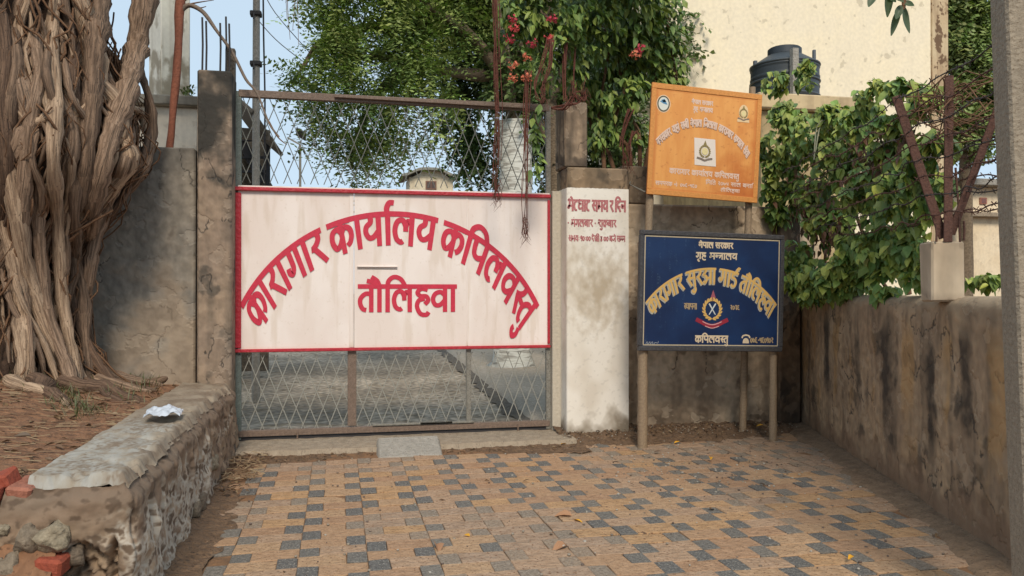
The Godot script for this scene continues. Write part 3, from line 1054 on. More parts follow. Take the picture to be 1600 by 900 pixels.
func walls() -> void:
	# left wall behind the tree
	var a := on_z(305, 231, 0.2)
	var h := a.y
	var lw := thing("compound_wall", "tall stained grey concrete wall behind the banyan tree, left of the gate", "wall", Vector3(-4.0, 0, 0.1))
	wall_box("wall", Transform3D(Basis.IDENTITY, Vector3(a.x - 3.2, h * 0.5, 0.08)), Vector3(6.4, h, 0.22), stained(6.4, h, rgb(146, 137, 124), rgb(132, 126, 117), rgb(80, 76, 70), 111, 0.5, 0.3, 0.3, func(c: Color, x: float, y: float, pt: float, f: float) -> Color:
		var k := clampf((x - 5.3 + pt * 0.8) * 1.4, 0, 1) * clampf((1.9 - y + pt) * 1.4, 0, 1)
		return Color(c.lerp(rgb(168, 146, 122), k * 0.6), c.a)), lw, 0.015)
	# left gate pillar
	var l := on_z(308, 108, 0.35)
	var rr := on_z(362, 108, 0.35)
	var pw := rr.x - l.x
	var lp := thing("gate_pillar", "tall bare concrete pillar left of the gate, blackened top with steel rods", "pillar", Vector3((l.x + rr.x) * 0.5, 0, 0.15))
	wall_box("shaft", Transform3D(Basis.IDENTITY, Vector3((l.x + rr.x) * 0.5, l.y * 0.5, 0.155)), Vector3(pw, l.y, 0.39), stained(pw, l.y, rgb(150, 130, 110), rgb(138, 120, 104), rgb(66, 62, 57), 112, 0.9, 0.2, 0.35, func(c: Color, x: float, y: float, pt: float, f: float) -> Color:
		var k := clampf((y - 2.45 + pt * 1.8) * 1.2, 0, 1)
		var c2 := c.lerp(rgb(52, 50, 46), k * 0.85)
		c2.a = c.a
		return c2), lp, 0.015)
	for q in [[316, 27, 0.28], [322, 33, 0.22], [344, 36, 0.28], [353, 26, 0.1], [358, 37, 0.22]]:
		var t := on_z(q[0], q[1], q[2])
		var mb := MB.new()
		mb.tube(PackedVector3Array([Vector3(t.x, l.y - 0.05, t.z), Vector3(t.x + 0.005, (t.y + l.y) * 0.5, t.z), t]), PackedFloat32Array([0.009]), 6)
		obj("steel_rod", mb, M.black_iron, lp)
	var stub := MB.new()
	var sb := on_z(360, 76, 0.0)
	stub.box(Transform3D(Basis.IDENTITY, Vector3(sb.x, (sb.y + 2.3) * 0.5, -0.02)), Vector3(0.09, sb.y - 2.3, 0.09), 0.008)
	obj("rear_post", stub, M.dark_concrete, lp)

	# white pillar right of the gate with its notice
	l = on_z(886, 293, 0.3)
	rr = on_z(982, 293, 0.3)
	pw = rr.x - l.x
	var top := on_z(930, 262, 0.3).y
	var wp := thing("gate_pillar", "whitewashed pillar right of the gate painted with red visiting hours", "pillar", Vector3((l.x + rr.x) * 0.5, 0, 0.12))
	wall_box("shaft", Transform3D(Basis.IDENTITY, Vector3((l.x + rr.x) * 0.5, top * 0.5, 0.1)), Vector3(pw, top, 0.4), stained(pw, top, rgb(150, 126, 98), rgb(132, 112, 90), rgb(82, 72, 60), 113, 0.4, 0.5, 0.3), wp, 0.015)
	var narrow_r := on_z(918, 160, 0.28)
	var narrow_l := on_z(882, 160, 0.28)
	var nt := narrow_r.y
	wall_box("pier", Transform3D(Basis.IDENTITY, Vector3((narrow_l.x + narrow_r.x) * 0.5, (nt + top) * 0.5, 0.1)), Vector3(narrow_r.x - narrow_l.x, nt - top, 0.36), stained(0.25, nt - top, rgb(160, 138, 114), rgb(138, 118, 98), rgb(76, 66, 56), 114, 0.5, 0.6, 0.8), wp, 0.015)
	# the coat of whitewash, a thin skin round the shaft, ragged at its foot
	var wh := l.y
	var skin_mat := painted(160, 520, func(u: float, v: float) -> Color:
		var c := rgb(236, 229, 217)
		c = c.lerp(rgb(214, 203, 186), clampf(white_n.get_noise_2d(u * 1.4, v * 3.0) * 2.0 + 0.2, 0, 1) * 0.7)
		c = c.lerp(rgb(176, 158, 132), clampf(1.0 - Vector2((u - 0.68) * 2.6, (v - 0.6) * 5.0).length() + white_n.get_noise_2d(u * 8, v * 14) * 0.7, 0, 1) * 0.75)
		c = c.lerp(rgb(130, 116, 98), clampf((0.1 - v + white_n.get_noise_2d(u * 3, v * 6 + 7) * 0.08) * 12.0, 0, 0.9))
		c = c.lerp(rgb(188, 180, 168), clampf((white_n.get_noise_2d(u * 12, v * 30) - 0.3) * 2.0, 0, 0.25))
		c.a = 0.5 + white_n.get_noise_2d(u * 3, v * 9) * 0.3
		return c, 0.92, 0.8)
	var skin := MB.new()
	skin.sheet(func(u: float, v: float) -> Vector3:
		# runs round the left side, then the front
		var s := u * (0.4 + pw)
		var y := lerpf(0.0, wh + white_n.get_noise_1d(u * 40.0) * 0.006, v)
		if s < 0.4: return Vector3(l.x - 0.004, y, -0.1 + s + 0.004 * u)
		return Vector3(l.x + (s - 0.4), y, 0.304), 60, 24, false)
	obj("whitewash", skin, skin_mat, wp)
	var txt := MB.new()
	for q in [["bh e T gh A T _ s m y _ r _ i d n", 887, 330, 978, 311], ["* _ m M g l b A r _ * _ sh u kr b A r", 886, 354, 963, 342], ["s m y : _ 1 0 : 0 0 _ d e kh I _ 4 : 0 0 _ b j e _ s m- m", 888, 377, 977, 367]]:
		var p0 := on_z(q[1], q[2], 0.3055)
		var p1 := on_z(q[3], q[2], 0.3055)
		var hh := on_z(q[1], q[4], 0.3055).y - p0.y
		line_of_text(txt, q[0], hh, p1.x - p0.x, hh * 0.17, flat_warp(p0, Vector3.RIGHT, Vector3.UP), 0.001, 0.2)
	obj("lettering", txt, mottled(rgb(196, 86, 92), rgb(212, 134, 134), 0.12, 24, 0.85, 0.0, 0.05, 2.6), wp)

	# wall behind the signs
	var bt := on_z(965, 259, 0.08).y
	var bt2 := on_z(1100, 321, 0.08).y
	var bx0 := rr.x
	var bx1 := on_z(1013, 300, 0.08).x
	var bw := thing("compound_wall", "weathered brown plastered wall behind the orange and blue signboards", "wall", Vector3(3.6, 0, 0))
	wall_box("wall", Transform3D(Basis.IDENTITY, Vector3((bx0 + 5.3) * 0.5, bt2 * 0.5, 0.0)), Vector3(5.3 - bx0, bt2, 0.2), stained(5.3 - bx0, bt2, rgb(206, 184, 156), rgb(182, 160, 134), rgb(100, 85, 70), 115, 0.3, 0.7, 0.35), bw, 0.02)
	wall_box("raised_corner", Transform3D(Basis.IDENTITY, Vector3((bx0 + bx1) * 0.5, (bt + bt2) * 0.5, 0.0)), Vector3(bx1 - bx0, bt - bt2, 0.2), stained(0.5, 0.5, rgb(146, 130, 108), rgb(122, 106, 88), rgb(84, 74, 62), 116, 0.3, 0.3, 0.4), bw, 0.012)
	wall_box("corner_pier", Transform3D(Basis.IDENTITY, Vector3(4.82, bt2 * 0.5 - 0.05, 0.16)), Vector3(0.26, bt2 - 0.1, 0.18), stained(0.3, bt2, rgb(122, 98, 74), rgb(104, 84, 66), rgb(54, 46, 38), 117, 0.5, 0.8, 0.8), bw, 0.02)
	var hook := MB.new()
	hook.tube(smooth_path([on_z(985, 284, 0.12), on_z(984, 288, 0.2), on_z(992, 292, 0.4), on_z(1008, 300, 0.5)], 3), PackedFloat32Array([0.007]), 5)
	obj("bent_wire", hook, M.steel, bw)

	# side wall on the right, with a rounded top
	var p0 := Vector3(5.03, 0, 0.05)
	var p1 := Vector3(3.42, 0, 5.1)
	var dirw := (p1 - p0).normalized()
	var out := Vector3(dirw.z, 0, -dirw.x)   # away from the forecourt
	if out.x < 0: out = -out
	var len_ := p0.distance_to(p1)
	var sw := thing("side_wall", "low brown plastered wall with black rain streaks along the right side", "wall", (p0 + p1) * 0.5)
	var q5 := noise(0.8, 118)
	var streak := noise(1.0, 119, 4)
	var sm := stained(len_, 2.1, rgb(176, 150, 120), rgb(158, 134, 108), rgb(76, 66, 55), 120, 0.0, 0.0, 0.45, func(c: Color, x: float, y: float, pt: float, f: float) -> Color:
		var c2 := c
		var s := streak.get_noise_2d(x * 1.7, y * 0.16)
		var body := clampf((y - 0.3) * 2.2 + pt, 0, 1) * clampf((1.36 - y) * 5.0, 0, 1)
		c2 = c2.lerp(rgb(58, 50, 42), clampf((s - 0.06 + pt * 0.35 + f * 0.2) * 2.2, 0, 0.8) * body)
		c2 = c2.lerp(rgb(190, 148, 96), clampf((-s - 0.3 + pt * 0.3) * 3.0, 0, 0.6) * body)
		c2 = c2.lerp(rgb(166, 146, 120), clampf((y - 1.34) * 8.0, 0, 0.7))
		c2 = c2.lerp(rgb(132, 106, 84), clampf((0.3 - y + pt * 0.2) * 5.0, 0, 0.7))
		c2.a = c.a
		return c2)
	var top_y := 1.475
	var body := MB.new()
	body.sheet(func(u: float, v: float) -> Vector3:
		var s := v * 2.1
		var y := minf(s, top_y - 0.06)
		var o := 0.0
		if s > top_y - 0.06:
			var ang := clampf((s - top_y + 0.06) / 0.2, 0, 1) * PI * 0.5
			y = top_y - 0.06 + sin(ang) * 0.075
			o = (1.0 - cos(ang)) * 0.1
			if s > top_y + 0.14: o += s - top_y - 0.14
			if o > 0.3:
				y -= (o - 0.3); o = 0.3
		var p := p0 + dirw * len_ * u
		var wob := q5.get_noise_2d(u * 9.0, s * 1.6) * 0.02
		return p + out * (o + wob) + Vector3(0, y - 0.03 + q5.get_noise_1d(u * 30.0) * (0.012 if s > 1.3 else 0.0), 0), 110, 60)
	obj("wall", body, sm, sw)


var white_n := noise(1.0, 130, 4)


# ---------------------------------------------------------------- buildings behind
func cream_building() -> void:
	var z := -8.0
	var l := on_z(985, 0, z).x
	var r := on_z(1455, 0, z).x
	var r2 := on_z(1481, 0, z).x
	var h := 9.6
	var o := thing("cream_building", "tall plain cream plastered building filling the sky on the right", "building", Vector3((l + r2) * 0.5, 0, z - 3.0))
	var tex := stained(r - l, h, rgb(240, 227, 200), rgb(244, 230, 200), rgb(214, 200, 172), 140, 0.0, 0.2, 0.12, func(c: Color, x: float, y: float, pt: float, f: float) -> Color:
		var c2 := c.lerp(rgb(226, 215, 192), clampf((1.7 - x) * 0.5 + pt * 0.6, 0, 0.7))
		c2 = c2.lerp(rgb(176, 164, 140), clampf((pt - 0.42) * 6.0, 0, 0.4))
		c2.a = 0.5 + f * 0.06
		return c2)
	wall_box("wall", Transform3D(Basis.IDENTITY, Vector3((l + r) * 0.5, h * 0.5, z - 3.0)), Vector3(r - l, h, 6.0), tex, o, 0.02)
	var tex2 := stained(r2 - r, h, rgb(206, 186, 152), rgb(196, 172, 138), rgb(112, 84, 62), 141, 0.0, 0.2, 0.4, func(c: Color, x: float, y: float, pt: float, f: float) -> Color:
		var c2 := c.lerp(rgb(104, 80, 60), clampf((pt + f * 0.5 + 0.12 - absf(x - 0.14) * 2.4) * 5.0, 0, 0.85) * clampf(y - 3.0, 0, 1))
		c2.a = c.a
		return c2)
	wall_box("corner_strip", Transform3D(Basis.IDENTITY, Vector3((r + r2) * 0.5, h * 0.5, z - 2.97)), Vector3(r2 - r - 0.004, h, 6.0), tex2, o, 0.02)
	wall_box("roof", Transform3D(Basis.IDENTITY, Vector3((l + r2) * 0.5, h + 0.1, z - 3.0)), Vector3(r2 - l + 0.5, 0.2, 6.5), M.grey_concrete, o, 0.02)

	# low annex before it with a parapet, and the tank on its roof
	var az := -3.6
	var al := on_z(1186, 200, az).x
	var ar := on_z(1330, 200, az).x
	var ah := on_z(1262, 150, az).y
	var an := thing("annex", "low buff annex with a thick roof slab under the black water tank", "building", Vector3((al + ar) * 0.5, 0, az - 2))
	wall_box("wall", Transform3D(Basis.IDENTITY, Vector3((al + ar) * 0.5 + 0.06, (ah - 0.25) * 0.5, az - 2.03)), Vector3(ar - al, ah - 0.25, 4.0), stained(ar - al, ah, rgb(190, 168, 126), rgb(172, 150, 112), rgb(112, 94, 72), 142, 0.2, 0.4, 0.3), an, 0.02)
	wall_box("roof_slab", Transform3D(Basis.IDENTITY, Vector3((al + ar) * 0.5, ah - 0.125, az - 2.0)), Vector3(ar - al + 0.12, 0.25, 4.2), stained(ar - al, 0.25, rgb(206, 184, 144), rgb(184, 162, 128), rgb(130, 110, 88), 143, 0.2, 0.3, 0.4), an, 0.02)
	var tz := az - 0.9
	var c0 := on_z(1226, 150, tz)
	var rad := (on_z(1273, 150, tz).x - on_z(1180, 150, tz).x) * 0.5
	var ty := on_z(1226, 78, tz).y
	var tank := thing("water_tank", "dark grey plastic water tank with domed top on the annex roof", "water tank", Vector3(c0.x, ah, tz))
	var body := MB.new()
	var hh := ty - ah
	body.sheet(func(u: float, v: float) -> Vector3:
		var a := -TAU * u
		var y := 0.0
		var k := 1.0
		if v < 0.72:
			y = v / 0.72 * hh * 0.72
			k = 1.0 + 0.02 * (1.0 if fmod(v * 9.0 + 0.3, 1.5) < 0.3 else 0.0)
		else:
			var e := (v - 0.72) / 0.28
			y = hh * (0.72 + 0.24 * e)
			k = lerpf(1.0, 0.0, pow(e, 1.4)) if e > 0.75 else lerpf(1.0, 0.5, e / 0.75)
			if e > 0.75: k = lerpf(0.5, 0.0, (e - 0.75) / 0.25)
		return Vector3(c0.x + cos(a) * rad * k, ah + y, tz + sin(a) * rad * k), 40, 60)
	obj("tank_body", body, plain(rgb(54, 60, 64), 0.5), tank)
	var lid := MB.new()
	lid.tube(PackedVector3Array([Vector3(c0.x, ty - 0.1, tz), Vector3(c0.x, ty, tz), Vector3(c0.x, ty + 0.02, tz)]), PackedFloat32Array([rad * 0.5, rad * 0.5, rad * 0.46]), 24)
	obj("lid", lid, plain(rgb(54, 60, 66), 0.5), tank)
	for k in 3:
		var y: float = ah + hh * [0.16, 0.42, 0.7][k]
		var ring := MB.new()
		var pts := PackedVector3Array()
		for i in 33: pts.append(Vector3(c0.x + cos(TAU * i / 32.0) * rad * 1.005, y, tz + sin(TAU * i / 32.0) * rad * 1.005))
		ring.tube(pts, PackedFloat32Array([0.022]), 6, false)
		obj("rib", ring, plain(rgb(68, 75, 80), 0.5), tank)
	var fr := thing("tank_frame", "grey steel posts standing round the water tank", "frame", Vector3(c0.x, ah, tz))
	for q in [[1180, 95, -0.25, 6], [1241, 76, 0.62, 11], [1272, 78, 0.1, 5]]:
		var p := on_z(q[0], q[1], tz + q[2])
		var mb := MB.new()
		var ww: float = q[3] * 12.6 / FOCAL
		mb.box(Transform3D(Basis.IDENTITY, Vector3(p.x, (p.y + ah) * 0.5, p.z)), Vector3(ww, p.y - ah, ww), 0.006)
		obj("post", mb, M.grey_concrete if q[3] > 9 else plain(rgb(92, 98, 104), 0.6), fr)


func left_building() -> void:
	var z := -5.2
	var y1 := on_z(280, 166, z).y
	var y2 := on_z(280, 151, z).y
	var l := on_z(120, 166, z).x
	var r := on_z(318, 166, z).x
	var o := thing("unfinished_building", "pale flat roofed building with a white column rising above its slab, left background", "building", Vector3((l + r) * 0.5, 0, z - 2))
	wall_box("wall", Transform3D(Basis.IDENTITY, Vector3((l + r) * 0.5 - 0.05, y1 * 0.5, z - 2.06)), Vector3(r - l - 0.1, y1, 4.0), stained(r - l, y1, rgb(238, 222, 200), rgb(240, 226, 206), rgb(180, 160, 138), 150, 0.1, 0.3, 0.2), o, 0.02)
	wall_box("roof_slab", Transform3D(Basis.IDENTITY, Vector3((l + r) * 0.5, (y1 + y2) * 0.5, z - 2.0)), Vector3(r - l, y2 - y1, 4.2), stained(r - l, 0.3, rgb(164, 154, 138), rgb(140, 130, 116), rgb(92, 82, 70), 151, 0.4, 0.4, 0.6), o, 0.015)
	var e := on_z(259, 100, z - 0.6)
	var w := 0.62
	var top := 9.0
	var col := MB.new()
	var b := Basis.from_euler(Vector3(0, 0.62, 0))
	col.box(Transform3D(b, Vector3(e.x - 0.02, (top + y2) * 0.5, e.z - 0.42)), Vector3(w * 0.8, top - y2, w * 0.72), 0.015)
	obj("column", col, stained(w, top - y2, rgb(214, 212, 200), rgb(200, 198, 188), rgb(120, 112, 100), 152, 0.0, 0.5, 0.4, func(c: Color, x: float, y: float, pt: float, f: float) -> Color:
		var c2 := c.lerp(rgb(132, 124, 108), clampf((0.85 - y + pt * 1.2) * 1.6, 0, 0.8))
		c2.a = c.a
		return c2), o)
	# small weeds on the slab edge
	var places := []
	for i in 60:
		places.append(turned(on_z(rng.randf_range(285, 304), 152, z + rng.randf_range(-0.6, 0.02)) + Vector3(0, rng.randf_range(0, 0.16), 0), rng.randf() * TAU, rng.randf_range(0.2, 1.2), 0, rng.randf_range(0.6, 1.2)))
	var weed := thing("weed", "small green weed growing on the roof slab edge", "plant", on_z(296, 152, z - 0.3))
	spread("foliage", leaf_mesh(0.09, 0.035), M.leaf, places, greens(Color(0.09, 0.13, 0.03), 9, 0.4, 0.3), weed)


func far_things() -> void:
	# pale tower house
	var z := -38.0
	var l := on_z(640, 300, z).x
	var r := on_z(708, 300, z).x
	var top := on_z(670, 277, z).y
	var peak := on_z(672, 266, z).y
	var o := thing("watch_house", "small cream house with a shallow roof and brown window, seen through the gate", "building", Vector3((l + r) * 0.5, 0, z - 1.2))
	wall_box("wall", Transform3D(Basis.IDENTITY, Vector3((l + r) * 0.5, top * 0.5, z - 1.2)), Vector3(r - l, top, 2.4), stained(r - l, top, rgb(218, 206, 180), rgb(208, 194, 166), rgb(150, 138, 120), 160, 0.2, 0.3, 0.2), o, 0.02)
	var rf := MB.new()
	var el := on_z(628, 277, z + 0.4)
	var er := on_z(716, 277, z + 0.4)
	var mid := (el.x + er.x) * 0.5
	for s in [0.0, 0.14]:
		rf.sheet(func(u: float, v: float) -> Vector3:
			var k := 1.0 - absf(u - 0.5) * 2.0
			return Vector3(lerpf(el.x, er.x, u), top - 0.04 + s + (peak - top) * smoothstep(0.0, 0.75, k), lerpf(z + 0.45, z - 2.9, v)), 10, 2)
	for e2 in [z + 0.45]:
		rf.sheet(func(u: float, v: float) -> Vector3:
			var k := 1.0 - absf(u - 0.5) * 2.0
			return Vector3(lerpf(el.x, er.x, u), top - 0.04 + 0.14 * v + (peak - top) * smoothstep(0.0, 0.75, k), e2), 10, 1)
	obj("roof", rf, mottled(rgb(122, 126, 118), rgb(150, 148, 136), 1.2, 25), o)
	var gable := MB.new()
	gable.sheet(func(u: float, v: float) -> Vector3:
		var k := 1.0 - absf(u - 0.5) * 2.0
		return Vector3(lerpf(l, r, u), top - 0.02 + v * ((peak - top) * smoothstep(0.0, 0.75, k) - 0.03), z + 0.01), 10, 1)
	obj("gable", gable, mottled(rgb(214, 202, 176), rgb(204, 190, 162), 1.2, 26), o)
	var w0 := on_z(665, 296, z + 0.03)
	var w1 := on_z(682, 283, z + 0.03)
	var wf := wall_box("window", Transform3D(Basis.IDENTITY, Vector3((w0.x + w1.x) * 0.5, (w0.y + w1.y) * 0.5, z)), Vector3(w1.x - w0.x, w1.y - w0.y, 0.1), plain(rgb(124, 92, 76)), o, 0.01)
	for s in [-1, 1]:
		wall_box("pane", Transform3D(Basis.IDENTITY, Vector3((w0.x + w1.x) * 0.5 + s * (w1.x - w0.x) * 0.21, (w0.y + w1.y) * 0.5, z + 0.045)), Vector3((w1.x - w0.x) * 0.36, (w1.y - w0.y) * 0.74, 0.02), plain(rgb(84, 66, 60), 0.3), wf, 0.004)

	# distant pale buildings beyond the side wall
	z = -13.0
	l = on_z(1452, 400, z).x
	r = on_z(1700, 400, z).x
	top = on_z(1530, 292, z).y
	var fb := thing("distant_building", "pale beige house with a small reddish window beyond the barbed wire", "building", Vector3((l + r) * 0.5, 0, z - 3))
	wall_box("wall", Transform3D(Basis.IDENTITY, Vector3((l + r) * 0.5, top * 0.5, z - 3.0)), Vector3(r - l, top, 6.0), stained(r - l, top, rgb(232, 214, 184), rgb(224, 204, 172), rgb(180, 160, 134), 161, 0.1, 0.3, 0.15), fb, 0.02)
	wall_box("roof_slab", Transform3D(Basis.IDENTITY, Vector3((l + r) * 0.5, top + 0.1, z - 2.9)), Vector3(r - l + 0.5, 0.2, 6.6), M.grey_concrete, fb, 0.02)
	var yl := on_z(1500, 335, z + 0.1).y
	wall_box("ledge", Transform3D(Basis.IDENTITY, Vector3((l + r) * 0.5, yl, z + 0.12)), Vector3(r - l, 0.14, 0.3), M.concrete, fb, 0.02)
	var wp := on_z(1536, 314, z + 0.02)
	var win := wall_box("window", Transform3D(Basis.IDENTITY, wp), Vector3(0.24, 0.2, 0.06), plain(rgb(160, 108, 92)), fb, 0.006)
	wall_box("pane", Transform3D(Basis.IDENTITY, wp + Vector3(0, 0, 0.03)), Vector3(0.16, 0.14, 0.02), plain(rgb(120, 80, 72), 0.3), win, 0.004)
	# street pole left
	var t := 11.0
	var p := at(400, 288, t)
	var pole := thing("utility_pole", "thin grey steel pole standing behind the left end of the gate", "pole", Vector3(p.x, 0, p.z))
	var mb := MB.new()
	mb.tube(PackedVector3Array([Vector3(p.x, 0, p.z), Vector3(p.x, 4, p.z), Vector3(p.x + 0.01, 8.5, p.z)]), PackedFloat32Array([0.055, 0.05, 0.04]), 12)
	obj("shaft", mb, mottled(rgb(138, 134, 126), rgb(164, 158, 148), 0.5, 27, 0.6), pole)
	for y in [22, 100]:
		var c := at(400, y, t)
		var cl := MB.new()
		cl.box(Transform3D(Basis.IDENTITY, c), Vector3(0.15, 0.06, 0.14), 0.01)
		cl.bar(c + Vector3(-0.02, 0, 0.07), c + Vector3(-0.02, -0.1, 0.12), 0.02, 0.02)
		obj("clamp", cl, M.black_iron, pole)
	obj("drop_cable", cable([at(411, -40, t), at(412, 60, t), at(414, 160, t - 0.1), at(413, 290, t)], 0.012), M.black_iron, pole)
	# dark roofed shed frame
	t = 13.0
	var sh := thing("shed", "dark iron shed frame with a small sloping roof behind the gate's left end", "shed", at(396, 480, t))
	var roof := MB.new()
	var ra := at(366, 165, t - 1.0)
	var rb := at(420, 212, t - 1.0)
	roof.bar(ra, rb, 0.06, 2.2, 0.01, Vector3(0, 0, 1))
	obj("roof", roof, mottled(rgb(98, 92, 86), rgb(124, 116, 106), 0.6, 28), sh)
	var trim := MB.new()
	trim.bar(at(372, 208, t - 1.0), at(421, 212, t - 1.0), 0.08, 0.16, 0.01)
	obj("eave", trim, mottled(rgb(112, 100, 90), rgb(134, 120, 106), 0.6, 29), sh)
	for q in [[374, 214, 374, 470], [419, 214, 419, 470]]:
		var b := MB.new()
		b.bar(at(q[0], q[1], t), at(q[2], q[3], t), 0.06, 0.06, 0.006, Vector3(0, 0, 1))
		obj("post", b, M.black_iron, sh)
	for y in [219, 246, 268]:
		var b := MB.new()
		b.bar(at(372, y, t), at(420, y, t), 0.04, 0.04, 0.004)
		obj("rail", b, M.black_iron, sh)
	var steps := MB.new()
	steps.bar(at(378, 222, t + 0.4), at(418, 292, t + 0.4), 0.16, 0.8, 0.01, Vector3(0, 0, 1))
	obj("stair_stringer", steps, M.black_iron, sh)
	wall_box("wall", Transform3D(Basis.IDENTITY, at(396, 400, t + 0.9)), Vector3(0.5, 3.9, 0.1), M.dark_concrete, sh, 0.01)
	# small solar street lamp far away
	t = 26.0
	var lamp := thing("street_lamp", "small solar street lamp on a thin post seen through the gate mesh", "street lamp", at(468, 500, t))
	var lm := MB.new()
	lm.tube(PackedVector3Array([at(469, 505, t), at(469, 300, t), at(469, 226, t)]), PackedFloat32Array([0.04]), 8)
	obj("post", lm, M.steel, lamp)
	var pn := MB.new()
	pn.bar(at(463, 205, t), at(478, 214, t), 0.05, 0.42, 0.01, Vector3(0, 0.5, 1))
	obj("solar_panel", pn, plain(rgb(48, 52, 62), 0.3), lamp)
	var arm := MB.new()
	arm.bar(at(469, 226, t), at(449, 215, t), 0.05, 0.05)
	obj("arm", arm, M.steel, lamp)
	for q in [[[620, 180], [740, 226], [900, 262]], [[600, 208], [720, 240], [900, 268]]]:
		var pts := []
		for k in q: pts.append(at(k[0], k[1], 30.0))
		pts[0] = pts[0] + (pts[0] - pts[2]) * 0.4
		var wi := obj("overhead_wire", cable(pts, 0.012, 4), M.wire)
		tag(wi, ["thin overhead wire crossing the sky behind the gate mesh, higher one", "thin overhead wire crossing the sky behind the gate mesh, lower one"][0 if q[0][1] == 180 else 1], "wire")
	for q in [[[405, -30], [430, 20], [500, 100]], [[402, 30], [440, 70], [520, 130]]]:
		var pts := []
		for k in q: pts.append(at(k[0], k[1], 14.0))
		tag(obj("overhead_wire", cable(pts, 0.008, 4), M.wire), "thin wire running from the steel pole towards the tree, " + ("upper one" if q[0][1] < 0 else "lower one"), "wire")


# ---------------------------------------------------------------- trees beyond the gate
func lumps_at(list: Array, t: float) -> Array:
	var out := []
	for q in list:
		var dt: float = q[3] if q.size() > 3 else 0.0
		var r: float = q[2] * (t + dt) / FOCAL
		var ry: float = (q[4] if q.size() > 4 else q[2]) * (t + dt) / FOCAL
		out.append([at(q[0], q[1], t + dt), Vector3(r, ry, r)])
	return out


func limb(parent: Node, called: String, pts: Array, r0: float, r1: float, mat: Material, sides := 10, wob := 0.1) -> void:
	var mb := MB.new()
	var p := smooth_path(pts, 5)
	mb.tube(p, radii(p.size(), r0, r1), sides, true, wob, rng.randi() % 50)
	obj(called, mb, mat, parent)


